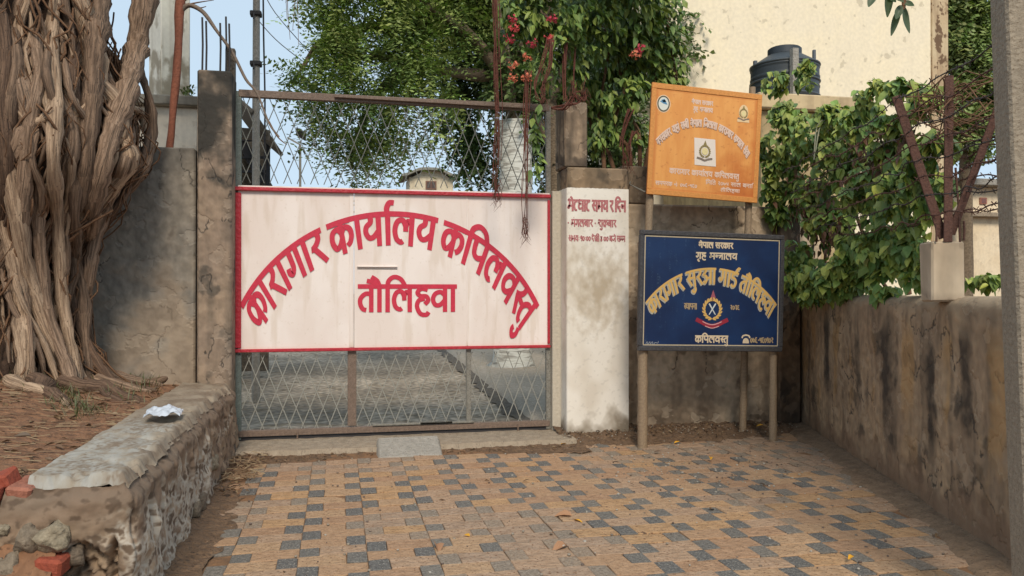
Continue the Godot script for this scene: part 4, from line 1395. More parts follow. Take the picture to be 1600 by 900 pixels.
func trees_behind() -> void:
	# whitewashed trunk with a spreading feathery crown
	var t := 15.5
	var base := on_y(800, 572, 0.1)
	var bark := mottled(rgb(108, 92, 74), rgb(142, 124, 102), 0.7, 170, 0.95, 6.0)
	var white := painted(128, 256, func(u: float, v: float) -> Color:
		var c := rgb(214, 214, 206).lerp(rgb(150, 146, 138), clampf(white_n.get_noise_2d(u * 5.0, v * 9.0) * 2.0, 0, 0.9))
		c.a = 0.5 + white_n.get_noise_2d(u * 10, v * 20) * 0.5
		return c, 0.9, 3.0)
	var tree := thing("tall_tree", "tall tree with whitewashed trunk and feathery light green crown inside the gate", "tree", base)
	t = (base - eye).dot(look_dir)
	var tp := at(802, 190, t)
	var k := t / FOCAL
	var tr := MB.new()
	var pts := smooth_path([base - Vector3(0, 0.1, 0), base + Vector3(0.02, 0.5, 0), at(800, 400, t), at(806, 280, t), tp], 5)
	var rd := PackedFloat32Array()
	for i in pts.size(): rd.append((34.0 - 8.0 * smoothstep(0.0, 0.5, float(i) / pts.size()) + (10.0 if i < 2 else 0.0)) * k)
	tr.tube(pts, rd, 18, true, 0.07, 3)
	obj("trunk", tr, white, tree)
	for q in [[[802, 195], [790, 90], [770, -20], [760, -140]], [[800, 150], [740, 60], [640, -10], [560, -80]], [[780, 120], [690, 110], [600, 90], [520, 95]], [[795, 110], [850, 20], [900, -80]], [[640, 100], [590, 150], [560, 210], [548, 262]], [[690, 40], [600, 40], [510, 60], [470, 110]]]:
		var pl := []
		for i in q.size(): pl.append(at(q[i][0], q[i][1], t - i * 0.45))
		limb(tree, "branch", pl, 11.0 * k, 2.5 * k, bark, 8)
	var lumps := lumps_at([[600, 40, 85, -1.0], [520, 60, 60, -1.4], [480, 105, 30, -1.6], [545, 130, 62, -1.4], [500, 165, 34, -1.6], [610, 140, 55, -1.2], [560, 210, 48, -1.5], [590, 235, 26, -1.5, 40], [520, 205, 26, -1.5], [560, 275, 13, -1.5, 22], [660, 90, 60, -1.0], [680, 20, 80, -0.6], [560, -40, 90, -1.0], [660, -90, 110, -0.6], [730, -30, 90], [640, 210, 36, -1.2, 26], [500, 10, 45, -1.3], [800, -60, 110, 0.4], [860, -120, 120, 0.6], [690, 165, 28, -1.0, 20]], t)
	var places := []
	for p in in_lumps(lumps, 5400, 0.42, 0.9):
		places.append(turned(p, rng.randf() * TAU, rng.randf_range(-1.1, 0.25), rng.randf_range(-0.5, 0.5), rng.randf_range(0.7, 1.35)))
	spread("crown", twig_mesh(0.5, 20, 0.085, 11, 0.4), M.leaf, places, greens(Color(0.18, 0.28, 0.08), 31, 0.55, 0.25), tree)

	# the dark evergreen mass behind, wrapped in climbers
	var b2 := on_y(884, 560, 0.1)
	var dark := thing("dark_tree", "dense dark green tree wrapped in climbers behind the gate's right end", "tree", b2)
	var t2 := (b2 - eye).dot(look_dir)
	limb(dark, "trunk", [b2 - Vector3(0, 0.2, 0), at(876, 430, t2), at(868, 250, t2), at(850, 80, t2)], 22.0 * t2 / FOCAL, 10.0 * t2 / FOCAL, bark, 12)
	for q in [[[866, 240], [820, 150], [760, 70]], [[860, 160], [900, 60], [940, -40]], [[850, 80], [800, 0], [760, -90]]]:
		var pl := []
		for i in q.size(): pl.append(at(q[i][0], q[i][1], t2))
		limb(dark, "branch", pl, 0.12, 0.04, bark, 8)
	lumps = lumps_at([[770, 60, 78], [740, 130, 52], [760, 190, 50], [745, 235, 34], [775, 262, 30], [800, 120, 50, -1.8], [830, 220, 44, 0.6], [800, 60, 46, -1.8], [812, 165, 22, -1.8, 18], [850, 130, 90, 1.0], [930, 80, 120, 1.0], [960, 200, 100, 1.2], [900, 250, 60, 0.8], [700, 30, 50], [800, -40, 100], [690, 200, 18, 0, 26], [716, 262, 12, 0, 30], [700, 130, 30], [1000, 60, 90, 1.0], [870, 280, 40, 0.8]], t2)
	places = []
	for p in in_lumps(lumps, 7000, 0.36, 0.8):
		places.append(turned(p, rng.randf() * TAU, rng.randf_range(-1.3, 0.1), rng.randf_range(-0.6, 0.6), rng.randf_range(0.7, 1.3)))
	spread("crown", twig_mesh(0.45, 12, 0.12, 12, 0.5), M.leaf, places, greens(Color(0.085, 0.15, 0.045), 31, 0.5, 0.2), dark)

	# tree beyond the cream building's corner
	var b3 := Vector3(at(1505, 480, 24.0).x, 0, at(1505, 480, 24.0).z)
	var side := thing("bushy_tree", "light green tree with hanging leaves beyond the cream building's right corner", "tree", b3)
	limb(side, "trunk", [b3, at(1510, 330, 24), at(1506, 200, 24), at(1500, 60, 24)], 0.22, 0.1, bark, 10)
	for q in [[[1518, 250], [1540, 180], [1550, 120]], [[1512, 190], [1490, 120], [1470, 40]], [[1505, 90], [1520, 20], [1530, -60]]]:
		var pl := []
		for i in q.size(): pl.append(at(q[i][0], q[i][1], 24.0))
		limb(side, "branch", pl, 0.09, 0.03, bark, 7)
	lumps = lumps_at([[1495, 30, 44], [1505, 90, 40], [1500, 150, 42], [1525, 130, 26], [1520, 60, 32], [1530, 165, 26], [1490, -40, 60],  [1520, -90, 50], [1510, 200, 36], [1540, 10, 14]], 24.0)
	places = []
	for p in in_lumps(lumps, 3600, 0.4, 0.8):
		places.append(turned(p, rng.randf() * TAU, rng.randf_range(-1.3, -0.1), rng.randf_range(-0.5, 0.5), rng.randf_range(0.7, 1.3)))
	spread("crown", twig_mesh(0.55, 14, 0.15, 13, 0.46), M.leaf, places, greens(Color(0.17, 0.25, 0.075), 31, 0.5, 0.2), side)


# ---------------------------------------------------------------- the gate
func gate() -> void:
	var z := 0.0
	var x0 := on_z(373, 420, z).x
	var x1 := on_z(858, 420, z).x
	var top := on_z(372, 146, z).y
	var p_top := on_z(372, 290, z).y
	var p_bot := on_z(372, 551, z).y
	var bot := 0.1
	var g := thing("gate", "wide steel mesh gate with a white panel lettered in red", "gate", Vector3((x0 + x1) * 0.5, 0, z))
	var bar := func(called: String, a: Vector3, b: Vector3, w: float, d: float, mat: Material) -> void:
		var mb := MB.new()
		mb.bar(a, b, w, d, 0.004, Vector3(0, 0, 1) if absf(a.y - b.y) > 0.1 else Vector3.UP)
		obj(called, mb, mat, g)
	# frame
	bar.call("stile", Vector3(x0 - 0.005, bot - 0.04, z), Vector3(x0 - 0.005, top + 0.02, z), 0.06, 0.05, M.green_steel)
	bar.call("stile", Vector3(x1 - 0.012, bot - 0.04, z), Vector3(x1 - 0.012, top + 0.02, z), 0.05, 0.05, M.steel)
	bar.call("jamb", Vector3(x1 + 0.062, 0.02, z + 0.02), Vector3(x1 + 0.062, p_top + 0.02, z + 0.02), 0.095, 0.12, mottled(rgb(176, 168, 152), rgb(198, 188, 170), 0.4, 30))
	bar.call("jamb", Vector3(x0 - 0.062, 0.02, z + 0.02), Vector3(x0 - 0.062, on_z(368, 245, 0).y, z + 0.02), 0.04, 0.1, mottled(rgb(176, 164, 146), rgb(196, 184, 164), 0.4, 32))
	bar.call("top_rail", Vector3(x0, top, z), Vector3(x1, top, z), 0.06, 0.07, M.rail)
	bar.call("pipe", Vector3(x0 + 0.9, top + 0.01, z + 0.05), Vector3(x1 - 0.2, top - 0.01, z + 0.05), 0.03, 0.03, M.rail)
	bar.call("bottom_rail", Vector3(x0, bot + 0.02, z), Vector3(x1, bot + 0.02, z), 0.07, 0.06, M.rail)
	bar.call("bottom_rail", Vector3(x0, bot - 0.045, z - 0.01), Vector3(x1, bot - 0.045, z - 0.01), 0.045, 0.05, M.black_iron)
	for q in [[550, 0.085], [732, 0.05]]:
		var x := on_z(q[0], 600, z).x
		bar.call("mullion", Vector3(x, bot + 0.06, z - 0.004), Vector3(x, p_bot, z - 0.004), q[1], 0.045, M.steel if q[0] > 600 else M.rail)
		bar.call("bracket", Vector3(x - 0.5 if q[0] > 600 else x + 0.2, bot + 0.065, z + 0.04), Vector3(x + 0.05 if q[0] > 600 else x + 1.0, bot + 0.065, z + 0.04), 0.025, 0.02, M.steel)
	for q in [465, 808]:
		var x := on_z(q, 690, z).x
		bar.call("bolt", Vector3(x, bot - 0.07, z + 0.04), Vector3(x, bot + 0.03, z + 0.04), 0.02, 0.015, M.rail)
	# mesh of crossed flat bars
	var dw := 0.128
	var slope := 2.5
	for area in [[p_top + 0.03, top - 0.03], [bot + 0.05, p_bot - 0.03]]:
		var ya: float = area[0]
		var yb: float = area[1]
		var dx := (yb - ya) / slope
		for s in [1, -1]:
			var xs := x0 - dx - 0.02
			while xs < x1 + dx:
				var a := Vector2(xs, ya)
				var b := Vector2(xs + dx, yb)
				if s < 0:
					a = Vector2(xs + dx, ya)
					b = Vector2(xs, yb)
				xs += dw
				# clip to the frame
				var lo := x0 + 0.03
				var hi := x1 - 0.04
				var t0 := 0.0
				var t1 := 1.0
				var d := b.x - a.x
				var u0 := (lo - a.x) / d
				var u1 := (hi - a.x) / d
				t0 = maxf(t0, minf(u0, u1))
				t1 = minf(t1, maxf(u0, u1))
				if t1 - t0 < 0.04: continue
				var pa := a.lerp(b, t0)
				var pb := a.lerp(b, t1)
				var wob := rng.randf_range(-0.006, 0.006)
				var mb := MB.new()
				mb.bar(Vector3(pa.x, pa.y, z + s * 0.004), Vector3(pb.x + wob, pb.y, z + s * 0.004), 0.008, 0.009, 0.001, Vector3(0, 0, 1))
				obj("mesh_bar", mb, M.grille_dark if ya > p_top else M.grille, g)
	# white sheets
	var sheet_tex := func(seed_: int) -> StandardMaterial3D:
		var q := noise(1.0, seed_, 4)
		return painted(256, 400, func(u: float, v: float) -> Color:
			var c := rgb(236, 225, 218).lerp(rgb(228, 214, 205), clampf(0.5 + q.get_noise_2d(u * 2.0, v * 1.4) * 1.6, 0, 1))
			c = c.lerp(rgb(206, 188, 170), clampf((q.get_noise_2d(u * 6.0, v * 1.3 + 40) - 0.16) * 1.2, 0, 0.4))
			c = c.lerp(rgb(206, 190, 174), clampf((q.get_noise_2d(u * 20.0, v * 26.0) - 0.42) * 2.0, 0, 0.3))
			c = c.lerp(rgb(212, 194, 176), clampf((0.04 - v) * 20.0, 0, 0.6))
			c.a = 0.5 + q.get_noise_2d(u * 1.2, v * 1.6 + 9) * 0.6
			return c, 0.62, 1.2)
	var trim_white: StandardMaterial3D = sheet_tex.call(190)
	var cuts := [on_z(372, 420, z).x, on_z(553, 420, z).x, on_z(729, 420, z).x, x1]
	for i in 3:
		var mb := MB.new()
		mb.box(Transform3D(Basis.IDENTITY, Vector3((cuts[i] + cuts[i + 1]) * 0.5, (p_top + p_bot) * 0.5, z + 0.03 + (0.003 if i == 1 else 0.0))), Vector3(cuts[i + 1] - cuts[i] - 0.004, p_top - p_bot, 0.012), 0.003)
		obj("white_sheet", mb, sheet_tex.call(180 + i), g)
	for q in [[549, 0.045], [729, 0.018]]:
		var x := on_z(q[0], 420, z).x
		bar.call("seam_strip", Vector3(x, p_bot + 0.04, z + 0.04), Vector3(x, p_top - 0.05, z + 0.04), q[1], 0.006, trim_white)
	var sl := on_z(558, 420, 0.04)
	var sr := on_z(621, 420, 0.04)
	bar.call("slot", Vector3(sl.x, sl.y, 0.04), Vector3(sr.x, sl.y, 0.04), 0.012, 0.005, plain(rgb(96, 82, 70)))
	bar.call("slot_lip", Vector3(sl.x, sl.y + 0.022, 0.043), Vector3(sr.x, sl.y + 0.022, 0.043), 0.03, 0.012, trim_white)
	# red border
	bar.call("red_border", Vector3(x0 - 0.03, p_top - 0.035, z + 0.04), Vector3(x1, p_top - 0.035, z + 0.04), 0.075, 0.035, M.red_paint)
	bar.call("red_border", Vector3(x0 - 0.03, p_bot + 0.02, z + 0.04), Vector3(x1, p_bot + 0.02, z + 0.04), 0.05, 0.03, M.red_paint)
	bar.call("red_border", Vector3(x0 + 0.0, p_bot + 0.047, z + 0.04), Vector3(x0 + 0.0, p_top - 0.074, z + 0.04), 0.055, 0.033, M.red_paint)
	bar.call("red_border", Vector3(x1 - 0.016, p_bot + 0.047, z + 0.04), Vector3(x1 - 0.016, p_top - 0.074, z + 0.04), 0.026, 0.033, M.red_paint)
	# writing
	var zl := 0.0435
	var c := on_z(617, 587, zl)
	var radius := c.distance_to(on_z(618, 330, zl))
	var el := on_z(394, 485, zl) - c
	var er := on_z(850, 473, zl) - c
	var aL := atan2(-el.x, el.y)
	var aR := atan2(er.x, er.y)
	var wid := radius * (aL + aR)
	var hgt := 55.0 / 260.0 * (p_top - p_bot)
	var big := MB.new()
	line_of_text(big, "k A r A g A r _ k A y A R l y _ k i p l v s- t u", hgt, wid, hgt * 0.158, arc_warp(c, Vector3.RIGHT, Vector3.UP, radius, hgt, wid, (aR - aL) * 0.5), 0.001, 0.22)
	obj("lettering", big, M.letter_red, g)
	var s0 := on_z(559, 488, zl)
	var s1 := on_z(714, 488, zl)
	var h2 := on_z(559, 444, zl).y - s0.y
	var small := MB.new()
	line_of_text(small, "t au i l h v A", h2, s1.x - s0.x, h2 * 0.16, flat_warp(s0, Vector3.RIGHT, Vector3.UP), 0.001)
	obj("lettering", small, M.letter_red, g)


# ---------------------------------------------------------------- signboards on bamboo posts
func bamboo(parent: Node, called: String, a: Vector3, b: Vector3, r: float, seed_: int) -> void:
	var pts := PackedVector3Array()
	var rd := PackedFloat32Array()
	var n := maxi(6, int(a.distance_to(b) / 0.07))
	for i in n + 1:
		var f := float(i) / n
		pts.append(a.lerp(b, f) + Vector3(sin(f * 3.0 + seed_) * 0.006, 0, 0))
		var node := fmod(f * a.distance_to(b) + seed_ * 0.11, 0.34)
		rd.append(r * (1.14 if node < 0.07 else 1.0) * lerpf(1.05, 0.92, f))
	var mb := MB.new()
	mb.tube(pts, rd, 10)
	obj(called, mb, M.bamboo, parent)


func wreath(o: Vector3, ex: Vector3, ey: Vector3, r: float, leaves: MB) -> void:
	var nn := ex.cross(ey).normalized()
	for s in [-1.0, 1.0]:
		for i in 9:
			var a := lerpf(-PI * 0.5 + 0.12, PI * 0.5 - 0.35, i / 8.0)
			var c: Vector3 = o + ex * s * cos(a) * r * 0.92 + ey * sin(a) * r + nn * (0.0002 * (i % 3 + 1))
			var d: Vector3 = (ex * s * -sin(a) + ey * cos(a)).normalized()
			for k in [-1.0, 1.0]:
				var e: Vector3 = (d + (ex * s * cos(a) + ey * sin(a)) * 0.5 * k).normalized()
				disc(leaves, c + e * r * 0.14 + nn * (0.0001 * k), e, nn.cross(e), r * 0.24, r * 0.1, 8)


func signs() -> void:
	# ---- blue board
	var z := 0.93
	var tl := on_z(1003, 362, z)
	var tr := on_z(1221, 372, z)
	var br := on_z(1219, 545, z)
	var bl := on_z(998, 545, z)
	var ex := ((tr - tl) + (br - bl)).normalized()
	var ey := ((tl - bl) + (tr - br)).normalized()
	ey = (ey - ex * ey.dot(ex)).normalized()
	var nn := ex.cross(ey)
	var w := ((tr - tl).length() + (br - bl).length()) * 0.5
	var h := ((tl - bl).length() + (tr - br).length()) * 0.5
	var mid := (tl + tr + bl + br) * 0.25
	var b := Basis(ex, ey, nn)
	var blue := thing("blue_signboard", "framed navy blue signboard with yellow lettering and emblem on bamboo posts", "sign", Vector3(mid.x, 0, z))
	var nb := noise(1.0, 200, 4)
	var board_mat := painted(400, 320, func(u: float, v: float) -> Color:
		var c := rgb(22, 50, 92).lerp(rgb(16, 38, 76), clampf(0.5 + nb.get_noise_2d(u * 2.5, v * 2.0) * 1.6, 0, 1))
		var dust := clampf(nb.get_noise_2d(u * 30.0, v * 3.0) - 0.28 + (0.25 - u) * 0.5, 0, 1)
		c = c.lerp(rgb(110, 120, 130), clampf(dust * 1.6, 0, 0.55) * clampf(nb.get_noise_2d(u * 60, v * 60) * 3.0, 0, 1))
		c.a = 0.5 + nb.get_noise_2d(u * 3, v * 3) * 0.1
		return c, 0.45, 0.8)
	var bm := MB.new()
	bm.box(Transform3D(b, mid), Vector3(w - 0.03, h - 0.03, 0.025), 0.003)
	obj("board", bm, board_mat, blue)
	var fm := mottled(rgb(54, 58, 72), rgb(84, 82, 84), 0.3, 33, 0.6, 2.0, 0.03, 1.6, rgb(110, 84, 64))
	for q in [[Vector3(0, h * 0.5, 0), Vector3(w + 0.03, 0.045, 0.05)], [Vector3(0, -h * 0.5, 0), Vector3(w + 0.03, 0.045, 0.05)], [Vector3(w * 0.5, 0, 0), Vector3(0.04, h - 0.046, 0.05)], [Vector3(-w * 0.5, 0, 0), Vector3(0.04, h - 0.046, 0.05)]]:
		var mb := MB.new()
		mb.box(Transform3D(b, mid + b * (q[0] as Vector3)), q[1], 0.005)
		obj("frame", mb, fm, blue)
	var lm := MB.new()
	var o := mid + nn * 0.0135
	for q in [[Vector3(0, h * 0.5 - 0.034, 0), Vector3(w - 0.06, 0.011, 0.002)], [Vector3(0, -h * 0.5 + 0.034, 0), Vector3(w - 0.06, 0.011, 0.002)], [Vector3(w * 0.5 - 0.034, 0, 0), Vector3(0.011, h - 0.08, 0.002)], [Vector3(-w * 0.5 + 0.034, 0, 0), Vector3(0.011, h - 0.08, 0.002)]]:
		lm.box(Transform3D(b, o + b * (q[0] as Vector3)), q[1], 0.0)
	obj("border_line", lm, mottled(rgb(176, 158, 124), rgb(196, 180, 150), 0.2, 34, 0.7, 0.0), blue)
	# picture units on the board: px counted in the crop of the photograph, from the board's middle
	var s := w / 220.0
	var spot := func(px: float, py: float) -> Vector3: return o + ex * (px - 1110.0) * s - ey * (py - 456.0) * s
	var yellow := mottled(rgb(214, 160, 70), rgb(226, 182, 104), 0.1, 35, 0.6, 0.0)
	var cream := mottled(rgb(214, 186, 146), rgb(226, 204, 172), 0.1, 36, 0.6, 0.0)
	var edge := mottled(rgb(196, 190, 176), rgb(172, 160, 140), 0.1, 37, 0.6, 0.0)
	var t1 := MB.new()
	line_of_text(t1, "n e p A l _ s r k A r", 9.0 * s, 54.0 * s, 1.9 * s, flat_warp(spot.call(1087, 393), ex, ey), 0.001, 0.3)
	line_of_text(t1, "g ri h _ m n- tr A l y", 10.0 * s, 65.0 * s, 2.0 * s, flat_warp(spot.call(1083, 409), ex, ey), 0.001, 0.5)
	line_of_text(t1, "k i p l v s- t u", 11.0 * s, 52.0 * s, 2.1 * s, flat_warp(spot.call(1084, 530), ex, ey), 0.001)
	obj("lettering", t1, cream, blue)
	var radius := 128.0 * s
	var c: Vector3 = spot.call(1110, 549)
	var wid := 238.0 * s
	var t2 := MB.new()
	var under := MB.new()
	var words := "k A r A g A r _ s u r ksh A _ g A D R _ t au i l h v A"
	line_of_text(under, words, 24.0 * s, wid, 4.6 * s, arc_warp(c - ex * 1.0 * s - ey * 1.4 * s, ex, ey, radius, 24.0 * s, wid), 0.0006, 0.3)
	line_of_text(t2, words, 24.0 * s, wid, 3.2 * s, arc_warp(c, ex, ey, radius, 24.0 * s, wid), 0.003, 0.3)
	obj("letter_edges", under, edge, blue)
	obj("lettering", t2, yellow, blue)
	var t3 := MB.new()
	line_of_text(t3, "s- th A p n A", 9.0 * s, 20.0 * s, 1.4 * s, flat_warp(spot.call(1066, 482), ex, ey), 0.001)
	var t4 := MB.new()
	var t5 := MB.new()
	line_of_text(t4, "2 0 3 6", 8.0 * s, 15.0 * s, 1.3 * s, flat_warp(spot.call(1138, 482), ex, ey), 0.001)
	line_of_text(t5, "0 7 6 - 5 6 0 1 0 2", 9.5 * s, 37.0 * s, 1.7 * s, flat_warp(spot.call(1171, 530), ex, ey), 0.001)
	for tx in [t3, t4, t5]: obj("lettering", tx, mottled(rgb(186, 160, 122), rgb(166, 140, 106), 0.1, 38, 0.7, 0.0), blue)
	# telephone mark
	var ph := MB.new()
	disc(ph, spot.call(1164, 527), ex, ey, 4.6 * s, 4.6 * s, 14, 0.0, PI)
	ph.quad(spot.call(1159, 530), spot.call(1169, 530), spot.call(1169, 527), spot.call(1159, 527))
	stroke(ph, curve(PackedVector2Array([Vector2(-6, 0), Vector2(-5, 3), Vector2(0, 4.4), Vector2(5, 3), Vector2(6, 0)]), 4), 2.2 * s / s, func(p: Vector2) -> Array: return [(spot.call(1164.0 + p.x, 522.5 - p.y) as Vector3), nn], 0.001)
	obj("telephone_mark", ph, cream, blue)
	# emblem: wreath, crossed blades, little tower, ribbon
	var wl := MB.new()
	var ec: Vector3 = spot.call(1110, 481) + nn * 0.001
	wreath(ec, ex, ey, 14.0 * s, wl)
	obj("emblem_wreath", wl, yellow, blue)
	var sw := MB.new()
	for k in [-1.0, 1.0]:
		var d: Vector3 = (ex * k * 0.62 + ey).normalized()
		var pp: Vector3 = d.cross(nn)
		var a: Vector3 = ec - d * 9.5 * s + nn * 0.001 * (1.5 + k)
		sw.quad(a - pp * 0.7 * s, a + pp * 0.7 * s, a + pp * 1.1 * s + d * 19.0 * s, a - pp * 1.1 * s + d * 19.0 * s)
	obj("emblem_blades", sw, plain(rgb(206, 210, 208), 0.5), blue)
	var tw := MB.new()
	var ct: Vector3 = spot.call(1111, 465) + nn * 0.001
	tw.tri(ct - ex * 4.2 * s, ct + ex * 4.2 * s, ct + ey * 12.0 * s)
	tw.quad(ct - ex * 3.4 * s - ey * 3.5 * s, ct + ex * 3.4 * s - ey * 3.5 * s, ct + ex * 3.4 * s, ct - ex * 3.4 * s)
	obj("emblem_tower", tw, plain(rgb(158, 84, 96), 0.6), blue)
	var rb := MB.new()
	for q in [[-13.0, 0.0, 5.0], [13.0, 0.0, 5.0]]:
		pass
	stroke(rb, curve(PackedVector2Array([Vector2(-25, 3), Vector2(-16, -1), Vector2(-10, -4), Vector2(0, -6.5), Vector2(10, -4), Vector2(16, -1), Vector2(25, 3)]), 5), 6.0, func(p: Vector2) -> Array: return [(spot.call(1110.0 + p.x, 499.0 - p.y) as Vector3) + nn * 0.001, nn], 0.0004)
	obj("emblem_ribbon", rb, plain(rgb(150, 36, 56), 0.6), blue)
	var rl := MB.new()
	stroke(rl, curve(PackedVector2Array([Vector2(-15, 1.0), Vector2(-8, -2), Vector2(0, -3.5), Vector2(8, -2), Vector2(15, 1.0)]), 5), 1.3, func(p: Vector2) -> Array: return [(spot.call(1110.0 + p.x, 500.0 - p.y) as Vector3) + nn * 0.002, nn], 0.0004)
	stroke(rl, curve(PackedVector2Array([Vector2(-11, -5.5), Vector2(0, -8.5), Vector2(11, -5.5)]), 5), 1.2, func(p: Vector2) -> Array: return [(spot.call(1110.0 + p.x, 500.0 - p.y) as Vector3) + nn * 0.002, nn], 0.0004)
	obj("emblem_ribbon_lettering", rl, plain(rgb(214, 160, 160), 0.6), blue)
	var sg := MB.new()
	stroke(sg, curve(PackedVector2Array([Vector2(0, 0), Vector2(2, 3), Vector2(3, -1), Vector2(6, 3), Vector2(7, 0), Vector2(10, 3), Vector2(11, -2), Vector2(14, 2), Vector2(18, 1), Vector2(19, 4)]), 4), 0.8, func(p: Vector2) -> Array: return [(spot.call(1009.0 + p.x, 532.0 - p.y) as Vector3), nn], 0.0008)
	obj("painter_mark", sg, plain(rgb(150, 154, 158), 0.7), blue)
	bamboo(blue, "bamboo_post", on_z(1003, 700, 0.865), Vector3(on_z(1004, 540, z - 0.06).x, tl.y - 0.1, z - 0.055), 0.046, 1)
	bamboo(blue, "bamboo_post", on_z(1207, 690, 0.865), Vector3(on_z(1209, 540, z - 0.06).x, tr.y - 0.1, z - 0.055), 0.036, 2)

	# ---- orange board
	z = 0.55
	tl = on_z(1017, 130, z)
	tr = on_z(1188, 147, z)
	br = on_z(1184, 319, z)
	bl = on_z(1011, 302, z)
	ex = ((tr - tl) + (br - bl)).normalized()
	ey = ((tl - bl) + (tr - br)).normalized()
	ey = (ey - ex * ey.dot(ex)).normalized()
	nn = ex.cross(ey)
	w = ((tr - tl).length() + (br - bl).length()) * 0.5
	h = ((tl - bl).length() + (tr - br).length()) * 0.5
	mid = (tl + tr + bl + br) * 0.25
	b = Basis(ex, ey, nn)
	var org := thing("orange_signboard", "tilted orange signboard with pale lettering and crests above the blue one", "sign", Vector3(mid.x, 0, z))
	var no := noise(1.0, 210, 4)
	var om := painted(320, 320, func(u: float, v: float) -> Color:
		var cc := rgb(228, 160, 86).lerp(rgb(220, 148, 76), clampf(0.5 + no.get_noise_2d(u * 9.0, v * 1.6) * 1.4, 0, 1))
		cc = cc.lerp(rgb(186, 96, 36), clampf((u - 0.62 + (0.4 - v) + no.get_noise_2d(u * 4, v * 4) * 0.5) * 1.3, 0, 0.75) * clampf((u - 0.3) * 2, 0, 1))
		cc = cc.lerp(rgb(190, 110, 50), clampf((0.07 - minf(minf(u, 1 - u), minf(v, 1 - v))) * 30.0, 0, 0.45))
		cc = cc.lerp(rgb(170, 92, 46), clampf((no.get_noise_2d(u * 14, v * 20) - 0.4) * 2.0, 0, 0.3))
		cc.a = 0.5 + no.get_noise_2d(u * 30, v * 3) * 0.25
		return cc, 0.7, 1.5)
	var mb2 := MB.new()
	mb2.box(Transform3D(b, mid), Vector3(w, h, 0.022), 0.004)
	obj("board", mb2, om, org)
	for q in [[Vector3(0, h * 0.5 - 0.028, 0.012), Vector3(w, 0.055, 0.012)], [Vector3(0, -h * 0.5 + 0.028, 0.012), Vector3(w, 0.055, 0.012)], [Vector3(w * 0.5 - 0.025, 0, 0.012), Vector3(0.05, h - 0.112, 0.012)], [Vector3(-w * 0.5 + 0.025, 0, 0.012), Vector3(0.05, h - 0.112, 0.012)]]:
		var mb := MB.new()
		mb.box(Transform3D(b, mid + b * (q[0] as Vector3)), q[1], 0.003)
		obj("batten", mb, mottled(rgb(206, 128, 58), rgb(222, 150, 76), 0.3, 39, 0.7, 2.0), org)
	o = mid + nn * 0.0115
	s = w / 171.0
	# px in the photograph turned back by the board's tilt
	var ct_ := cos(deg_to_rad(5.2))
	var st_ := sin(deg_to_rad(5.2))
	var spot2 := func(px: float, py: float) -> Vector3:
		var dx := px - 1100.0
		var dy := py - 224.5
		return o + ex * (dx * ct_ + dy * st_) * s - ey * (dy * ct_ - dx * st_) * s
	var pale := mottled(rgb(236, 206, 186), rgb(226, 186, 156), 0.08, 43, 0.7, 0.0, 0.05, 2.0)
	var grey_edge := mottled(rgb(176, 132, 104), rgb(150, 116, 96), 0.08, 44, 0.7, 0.0)
	var lt := MB.new()
	line_of_text(lt, "n e p A l _ s r k A r", 6.5 * s, 33.0 * s, 1.3 * s, flat_warp(spot2.call(1081, 167.5), ex, ey), 0.001, 0.3)
	line_of_text(lt, "g ri h _ m n- tr A l y", 7.0 * s, 30.0 * s, 1.3 * s, flat_warp(spot2.call(1083, 178), ex, ey), 0.001, 0.5)
	var rad2 := 90.0 * s
	var wid2 := 172.0 * s
	var c2: Vector3 = spot2.call(1090, 280)
	line_of_text(lt, "n m s k A r _ y h A M _ s b I _ n e p A l _ i j l l A _ k A r A g A r _ k p A l _ s e v A", 10.5 * s, wid2, 1.7 * s, arc_warp(c2, ex, ey, rad2, 10.5 * s, wid2, 0.04), 0.003, 0.4)
	line_of_text(lt, "k A r A g A r _ k A y A R l y _ k i p l v s- t u", 8.0 * s, 108.0 * s, 1.5 * s, flat_warp(spot2.call(1043, 267), ex, ey), 0.001, 0.4)
	line_of_text(lt, "s m p r k _ n M : _ 0 7 6 - 5 6 0", 6.0 * s, 64.0 * s, 1.1 * s, flat_warp(spot2.call(1021, 283), ex, ey), 0.001, 0.4)
	line_of_text(lt, "i m i t _ 2 0 7 5 _ s A l _ b n A i", 6.0 * s, 74.0 * s, 1.1 * s, flat_warp(spot2.call(1098, 283), ex, ey), 0.001, 0.4)
	line_of_text(lt, "t au i l h v A", 5.0 * s, 30.0 * s, 1.1 * s, flat_warp(spot2.call(1121, 293.5), ex, ey), 0.001, 0.4)
	obj("lettering", lt, pale, org)
	var le := MB.new()
	line_of_text(le, "n m s k A r _ y h A M _ s b I _ n e p A l _ i j l l A _ k A r A g A r _ k p A l _ s e v A", 10.5 * s, wid2, 2.2 * s, arc_warp(c2 + ex * 0.8 * s - ey * 0.9 * s, ex, ey, rad2, 10.5 * s, wid2, 0.04), 0.0006, 0.4)
	obj("letter_edges", le, grey_edge, org)
	# round crest with a blue and white hill
	var layers := [[10.6, 12.6, rgb(238, 206, 170)], [9.6, 11.6, rgb(96, 92, 74)], [7.6, 9.4, rgb(214, 216, 206)]]
	var cr: Vector3 = spot2.call(1038, 168)
	for i in layers.size():
		var mb := MB.new()
		disc(mb, cr + nn * 0.0008 * (i + 1), ex, ey, layers[i][0] * s, layers[i][1] * s, 24)
		obj("crest_ring", mb, plain(layers[i][2], 0.7), org)
	var hill := MB.new()
